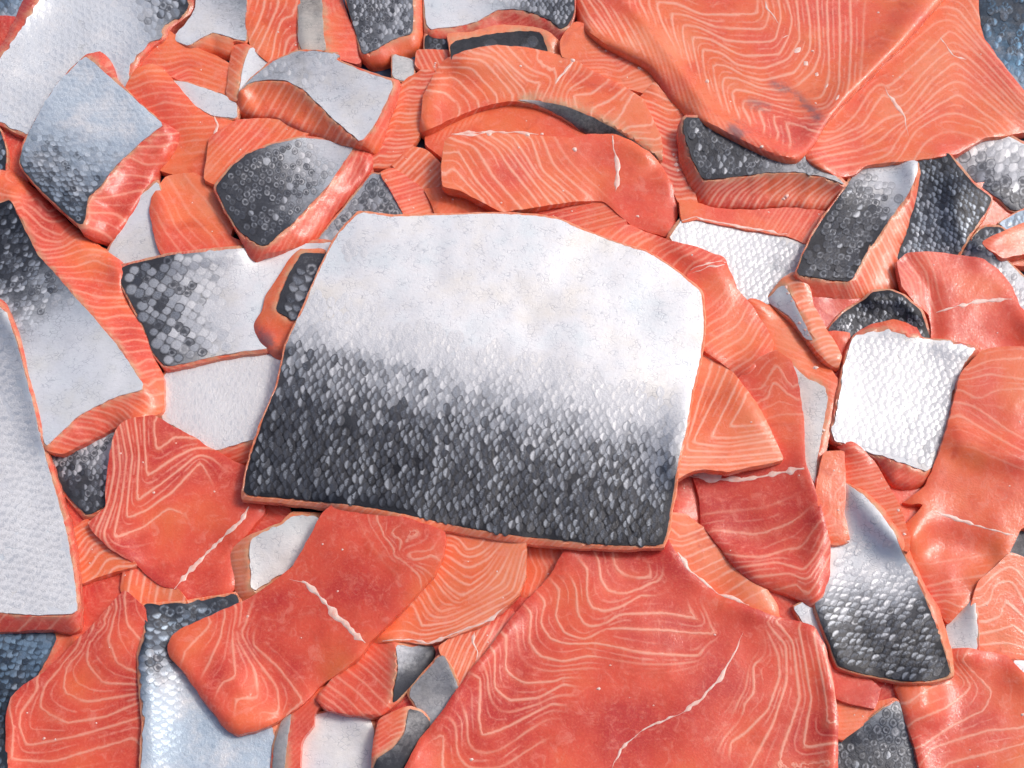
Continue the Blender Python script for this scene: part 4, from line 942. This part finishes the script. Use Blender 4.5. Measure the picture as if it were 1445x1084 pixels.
piece(CH, "striped orange wedge below the big black-backed fillet's corner edged by the big red slab", I(40,200, 70,60, 132,70, 242,148, 312,228, 352,278, 402,308, 440,350, 490,420, 500,490, 410,470, 330,450, 250,410, 180,350, 110,280), tint=.32, g=5,
      lines=[(0, I(70,120, 110,165, 190,130, 230,110)), (1, I(70,190, 120,195, 200,165, 250,155)), (2, I(140,235, 290,170)), (3, I(170,295, 320,220)), (4, I(220,335, 345,270)), (5, I(270,390, 390,310))], reach=36)
piece(CH, "narrow red piece under one corner of the big black-backed fillet", F(15,900, 70,880, 140,1000, 150,1100)+I(192,112, 132,82, 60,80, 40,20), tint=.55, amp=.3)
# -- lower right
piece(CH, "thin orange and pale scraps between dark scaly skin and the red slab", I(700,760, 800,795, 860,805, 940,780, 970,800, 850,870, 740,950, 700,930), tint=.4, amp=.5)
piece(FI, "dark skin with ringed scales under the fillet corner with wavy lines", I(690,960, 738,945, 820,875, 900,815, 955,782, 985,830, 1015,900, 1060,1000, 1090,1200, 690,1200), I(698,962, 742,952, 823,883, 902,823, 952,792, 976,832, 1006,902, 1050,1000, 1080,1190, 698,1190), dk=(.5,.85), grad=((1255,1000),(1190,1084)), scl=dict(a=13, b=11, ang=10, style=.95, lo=0, prob=.95, nobj=50, rl=.5, rw=.68, hw=.85))
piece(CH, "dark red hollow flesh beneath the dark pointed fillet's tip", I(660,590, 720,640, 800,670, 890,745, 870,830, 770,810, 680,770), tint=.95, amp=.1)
piece(SK, "narrow white skin edge squeezed beside the dark pointed fillet", I(540,430, 605,395, 660,440, 710,560, 720,640, 640,560, 590,520), I(548,432, 604,403, 650,446, 700,562, 708,625, 642,545, 595,505), dk=(.12,.22), grad=((0,0),(1,0)), g=3)
piece(FI, "orange-red fillet corner with sparse wavy lines below the pointed fillet", I(935,722, 1050,690, 1130,640, 1160,590, 1250,592, 1380,618, 1445,690, 1640,720, 1640,1200, 1060,1200, 1028,1000, 988,890, 958,790), tint=.5, g=7, dome=5,
      lines=[(0, I(1000,800, 1080,740, 1200,720)), (1, I(1020,870, 1150,820, 1240,740, 1180,650)), (2, I(1060,970, 1150,900, 1290,830, 1320,760, 1200,640)), (3, I(1080,980, 1300,910, 1445,900)), (4, I(1150,1040, 1300,1000, 1445,960))], reach=38, amp=.85, flecks=[(1443,1008,3)])
piece(CH, "small ridged orange piece curving down between the upright orange sliver and wide fillet", F(650,802, 740,800, 785,828, 855,908, 905,1000, 945,1070)+I(990,118, 1006,160, 1000,220, 940,200, 860,120, 800,40)+F(715,960, 712,850), tint=.45, g=6,
      lines=par(F, 740,830, 900,1080, 9, 715,870, 770,860, 840,840), amp=.5, flecks=[(1268,720,3), (1276,754,3)])
piece(FI, "pointed fillet with silver scales darkening to black at its tip", I(735,-60, 830,-20, 900,50, 978,160, 1066,360, 1116,430, 1166,600, 1176,698, 1100,724, 1000,730, 900,714, 800,694, 718,668, 688,590, 648,480, 625,420, 640,340, 640,180, 700,120),
      I(742,-60, 830,2, 882,60, 942,142, 972,220, 1022,312, 1062,400, 1102,500, 1132,590, 1162,694, 1100,715, 1000,721, 900,706, 800,686, 722,660, 692,580, 652,480, 634,420, 650,340, 652,200, 705,120),
      grad=((1215,780),(1240,920)), dk=(.16,.98), slope=.8, g=8, tint=.45, scl=dict(a=12, b=8, ang=242, style=.04, lo=.22, nobj=130, rl=.48, rw=1.0), amp=.4)
piece(SR, "slim upright orange sliver lying over the pointed fillet's narrow end", F(635,845, 718,842, 724,950, 720,1084)+I(748,60, 770,178, 740,190, 690,192, 640,110, 630,-10)+F(600,1000, 620,900), tint=.25, g=5, amp=.5, lines=par(I, 700,20, 740,180, 3, 690,-60, 700,40, 740,150), flecks=[(1183,720,2)])
piece(FI, "tall red chunk with chevrons and a thick white seam beside the silvery-edged strip", F(300,540, 370,470, 440,436, 502,478, 533,560, 553,700, 563,900, 603,1000, 613,1084)+I(653,20, 693,180, 693,300, 662,402, 620,436, 580,406, 500,374, 410,344, 340,294, 250,184, 190,114, 183,0)+F(125,1000, 90,900, 130,760),
      tint=.68, g=8, dome=6, bumps=[(I(340,240, 480,290, 600,300, 650,200), 3, 18)],
      lines=[(-6, F(390,620, 440,490, 500,600)), (-5, F(370,650, 430,560, 530,640)), (1, I(250,130, 400,150, 530,110)), (2, I(330,235, 430,240, 530,205)), (3, I(350,275, 480,255, 590,290, 640,230, 680,140)), (4, I(400,315, 540,300, 600,330, 650,260, 690,180)), (5, I(560,340, 605,390, 640,330, 690,230))], reach=34, amp=.7,
      seams=[(F(85,945, 180,960, 300,960, 430,940, 555,915), 8), (F(90,935, 150,945, 230,930), 12)], flecks=[(1152,519,3)])
piece(ST, "triangular orange piece with nested chevron lines tucked against the big black-backed fillet", F(80,420, 152,385, 244,500, 304,570, 384,680, 434,790, 478,884, 372,904, 250,930, 150,920, 90,932, 40,965, 0,940, 20,800, 50,650), tint=.32, g=7, step=5,
      lines=[(0, F(390,740, 330,745, 250,750, 310,650, 320,615)), (1, F(420,770, 300,790, 180,795, 250,650, 285,575)), (2, F(440,800, 250,830, 100,815, 190,640, 245,520)), (3, F(450,825, 250,850, 80,845, 120,690, 190,480)), (4, F(460,850, 250,870, 70,870)), (5, F(465,875, 250,900, 70,900))], reach=26)
piece(FI, "curved red-orange piece with fine arcs hugging the big black-backed fillet's far corner", F(80,130, 120,105, 232,80, 254,120, 284,190, 354,270, 404,350, 436,410, 424,452, 302,564, 240,505, 120,420, 90,300), tint=.5, g=7, dome=4,
      lines=[(0, F(180,330, 240,300, 280,230)), (1, F(200,390, 290,340, 320,280)), (2, F(220,440, 310,390, 350,310)), (3, F(240,480, 330,430, 380,340)), (4, F(270,520, 350,470, 410,380))], amp=.6, reach=30, seams=[(F(105,130, 170,105, 240,95), 4)])
# -- the big pieces on top
piece(FI, "great red slab with sweeping nested fat lines and a jagged pale seam", H(1010,200, 1200,160, 1361,170)+I(40,120, 82,200, 132,270, 202,340, 272,390, 382,430, 482,468, 582,488, 634,508, 674,580, 699,680, 709,760, 724,850, 724,930, 720,1200)+H(320,1250, 365,1090, 420,980, 500,880, 580,770, 640,680, 720,590, 790,490, 860,410, 950,320),
      tint=.84, tilt=(0,-1), g=9, dome=9, step=5.5, reach=17, thick=12,
      lines=[(0, W(620,0, 625,40, 650,75, 700,90, 760,95)), (1, W(570,30, 575,90, 600,130, 660,150, 720,130, 760,100)), (2, W(530,60, 525,140, 540,195, 600,210, 650,195, 720,150)), (3, W(490,130, 495,220, 530,265, 590,260, 640,220, 800,215, 930,240)), (4, W(430,130, 415,230, 450,290, 520,315, 590,270, 800,275, 1000,290)), (5, W(380,180, 360,250, 400,310, 460,325, 540,320, 740,360, 930,370)), (6, W(330,220, 320,320, 360,370, 440,390, 540,370)), (8, W(240,300, 235,420, 300,465, 420,460)), (9, W(200,360, 195,480, 250,530, 360,520, 440,470)), (11, W(150,450, 140,600, 150,660, 250,620, 400,540)), (12.5, W(80,600, 80,700, 110,745, 220,740, 330,660)), (14, W(20,650, 10,760)),
             (21, W(1120,400, 1125,500, 1090,540)), (22, W(1215,370, 1220,440, 1180,560, 1100,640, 1040,680)), (23, W(1170,250, 1240,330, 1240,460, 1190,620, 1110,770)), (24, W(1200,240, 1265,320, 1290,520, 1250,640, 1205,760, 1420,740)), (25, W(1290,290, 1330,520, 1300,700, 1420,680)), (26, W(1340,290, 1370,440, 1390,560, 1380,625, 1420,600)), (27, W(1370,340, 1410,480, 1420,560))],
      seams=[(W(1085,285, 1060,350, 1010,440, 945,520, 860,575, 720,640, 650,700, 615,780), 4), (W(850,0, 900,70, 1000,145, 1110,190), 5)], flecks=[(844,972,3.5), (665,1072,3), (861,939,2), (1009,896,2)])
piece(FI, "wide pink-orange slab with branching seams under the largest slab", C(1100,-150, 1270,-150, 1278,60, 1292,140, 1382,260, 1447,340, 1560,420, 1520,480, 1445,494, 1390,508, 1300,514, 1200,574, 1100,594, 980,604, 852,620, 802,660, 750,665, 680,628, 625,592, 640,500, 760,340, 950,150), tint=.45, tilt=(-1,0), g=9, dome=7,
      lines=[(-1, C(1445,240, 1380,120, 1280,-60)), (0, C(1445,300, 1330,160, 1230,-20)), (1, C(1445,330, 1320,190, 1200,40)), (3, C(1445,390, 1300,230, 1170,110, 1100,180, 990,280, 930,330)), (5, C(1400,420, 1280,310, 1190,230, 1100,300, 1000,430)), (7, C(1300,430, 1200,350, 1110,400, 1010,470)), (8.5, C(1290,480, 1150,450, 1060,500, 1020,560)), (2.4, C(890,290, 850,330, 740,480)), (4, C(920,340, 840,470, 700,530)), (5.5, C(950,460, 820,540, 680,570)), (6.5, C(930,560, 830,585, 690,610))], reach=40, amp=.75,
      seams=[(C(925,325, 960,390, 1000,440, 1012,510), 3), (C(1130,140, 1180,205, 1230,225), 3)], flecks=[])
piece(FI, "largest pink-orange slab with nested chevron lines and grey bruises near its point", X(808,-60, 812,20, 820,47, 850,70, 895,88, 917,98)+C(70,305, 112,374, 190,439, 300,504, 440,574, 566,617, 602,604, 662,542, 702,462, 782,372, 882,272, 972,187, 1052,97, 1155,-20, 1220,-150),
      tint=.45, tilt=(0,0), g=10, dome=7, step=5, thick=12, reach=17, bruise=[(Q(1060,430, 1120,460, 1200,520, 1300,620), 7), (Q(850,660, 880,680), 12), (Q(940,530, 1010,545), 7)],
      hi=X(830,-60, 900,20)+C(100,180, 250,390, 330,450, 440,510, 570,585, 600,595, 662,532, 702,452, 782,362, 882,262, 972,177, 1052,87, 1150,-25, 1215,-150), slope=.9,
      lines=[(-2, Q(420,100, 370,0)), (0, Q(560,250, 480,110, 450,10, 560,20, 680,75, 800,75, 970,70, 975,0)), (1, Q(600,330, 550,190, 530,65, 620,80, 740,135, 860,145, 1010,150, 1030,60, 1010,0)), (2, Q(640,380, 600,240, 585,125, 680,140, 800,205, 900,215, 1060,210, 1090,100, 1080,0)), (3, Q(690,450, 660,300, 635,190, 740,200, 830,260, 900,285, 1080,280, 1130,190, 1150,100, 1120,0)), (4, Q(740,510, 700,370, 685,250, 790,270, 860,330, 1000,350, 1130,300, 1185,200, 1170,0)), (5, Q(800,570, 760,430, 740,325, 830,340, 900,390, 1000,410, 1160,370, 1240,250, 1240,120, 1220,0)), (6, Q(820,560, 790,450, 795,395, 880,400, 980,450, 1080,460)), (7, Q(880,600, 850,520, 840,455, 940,470, 1060,510)), (6.2, Q(1210,420, 1270,370, 1300,280, 1285,0)), (8, Q(930,610, 890,540, 900,510, 1000,520, 1100,550)), (9, Q(1010,640, 970,545, 1060,570, 1180,610)), (10, Q(1080,680, 1045,578, 1130,600, 1230,640)), (11, Q(1140,720, 1115,615, 1190,630, 1250,660)), (7.2, Q(1310,520, 1350,400, 1340,200, 1335,0)), (8.2, Q(1395,440, 1405,200, 1400,0)), (9.2, Q(1450,400, 1460,200, 1455,0))],
      region2=Q(-20,-300, 110,-300, 200,0, 330,80, 450,150, 600,340, 700,460, 790,580, 900,640, 1130,780, 1135,880, 1000,820, 780,700, 560,540, 430,360, 340,270, 90,160, 30,60),
      lines2=[(0, Q(60,-20, 110,80, 200,200)), (2, Q(180,20, 250,140, 300,250)), (4, Q(280,60, 350,180, 420,330)), (6, Q(370,110, 430,230, 480,390)), (8, Q(450,170, 500,300, 545,480)), (10, Q(530,270, 570,390, 610,540)), (12, Q(600,360, 640,480, 690,600)), (14, Q(670,450, 720,560, 770,680)), (16, Q(760,560, 820,660, 870,730)), (18, Q(850,630, 910,700, 960,780)), (20, Q(950,690, 1000,750, 1050,810)), (22, Q(1050,740, 1080,790, 1120,830))],
      seams=[(Q(1010,10, 1020,45, 1060,95, 1080,120), 2.5), (Q(1100,195, 1130,180), 5), (Q(1160,270, 1190,240), 5), (Q(1210,330, 1225,310), 5), (Q(1270,385, 1280,370), 5), (Q(1320,445, 1335,425), 5), (Q(1370,510, 1385,485), 4)], flecks=[(998,115,3.5), (1147,72,2.5), (1075,207,3)])
# -- the big black-backed fillet
piece(FI, "largest skin-up fillet, black-scaled back shading to a silver white belly", E(345,55, 440,69, 600,65, 740,60, 850,65, 932,76, 1002,106, 1102,146, 1202,176, 1294,236, 1361,292, 1370,400, 1357,500, 1332,600, 1317,700, 1292,800, 1278,900, 1263,1000, 1246,1050, 1100,1056, 950,1048, 800,1034, 650,1009, 500,975, 350,946, 150,921, 2,908, 1,893, 16,800, 56,680, 106,560, 126,450, 176,350, 226,230, 276,130),
      E(350,60, 440,75, 600,70, 740,65, 850,70, 930,81, 1000,111, 1100,151, 1200,181, 1290,241, 1355,296, 1363,400, 1350,500, 1325,600, 1310,700, 1285,800, 1270,900, 1255,1000, 1240,1042, 1100,1042, 950,1028, 800,1012, 650,987, 500,953, 350,925, 150,904, 6,892, 22,800, 62,680, 112,560, 132,450, 182,350, 232,230, 282,130),
      grad=((702,452),(640,684)), dk=(.0,1.0), slope=.8, g=6, thick=7, dome=3, tilt=(0,0), pct=98, tint=0, rimw=1.5, spacing=13, bands=[(E(180,335, 500,345, 900,345, 1150,350), 8, .045), (E(120,475, 250,490, 400,515, 560,545), 9, .26), (E(200,180, 400,170, 700,230), 22, .06)], wav=.9, step=5, cat="fish fillet",
      bumps=[(E(180,470, 500,530, 800,580, 1200,600), -.35, 10), (E(180,340, 500,350, 900,340, 1200,350), -.5, 16), (E(500,110, 900,120), 1.2, 60)],
      scl=dict(a=12.5, b=8.5, ang=190, style=0.0, lo=.06, white=True, prob=2.4, nobj=300, rl=.50, rw=1.0, tip=.2))
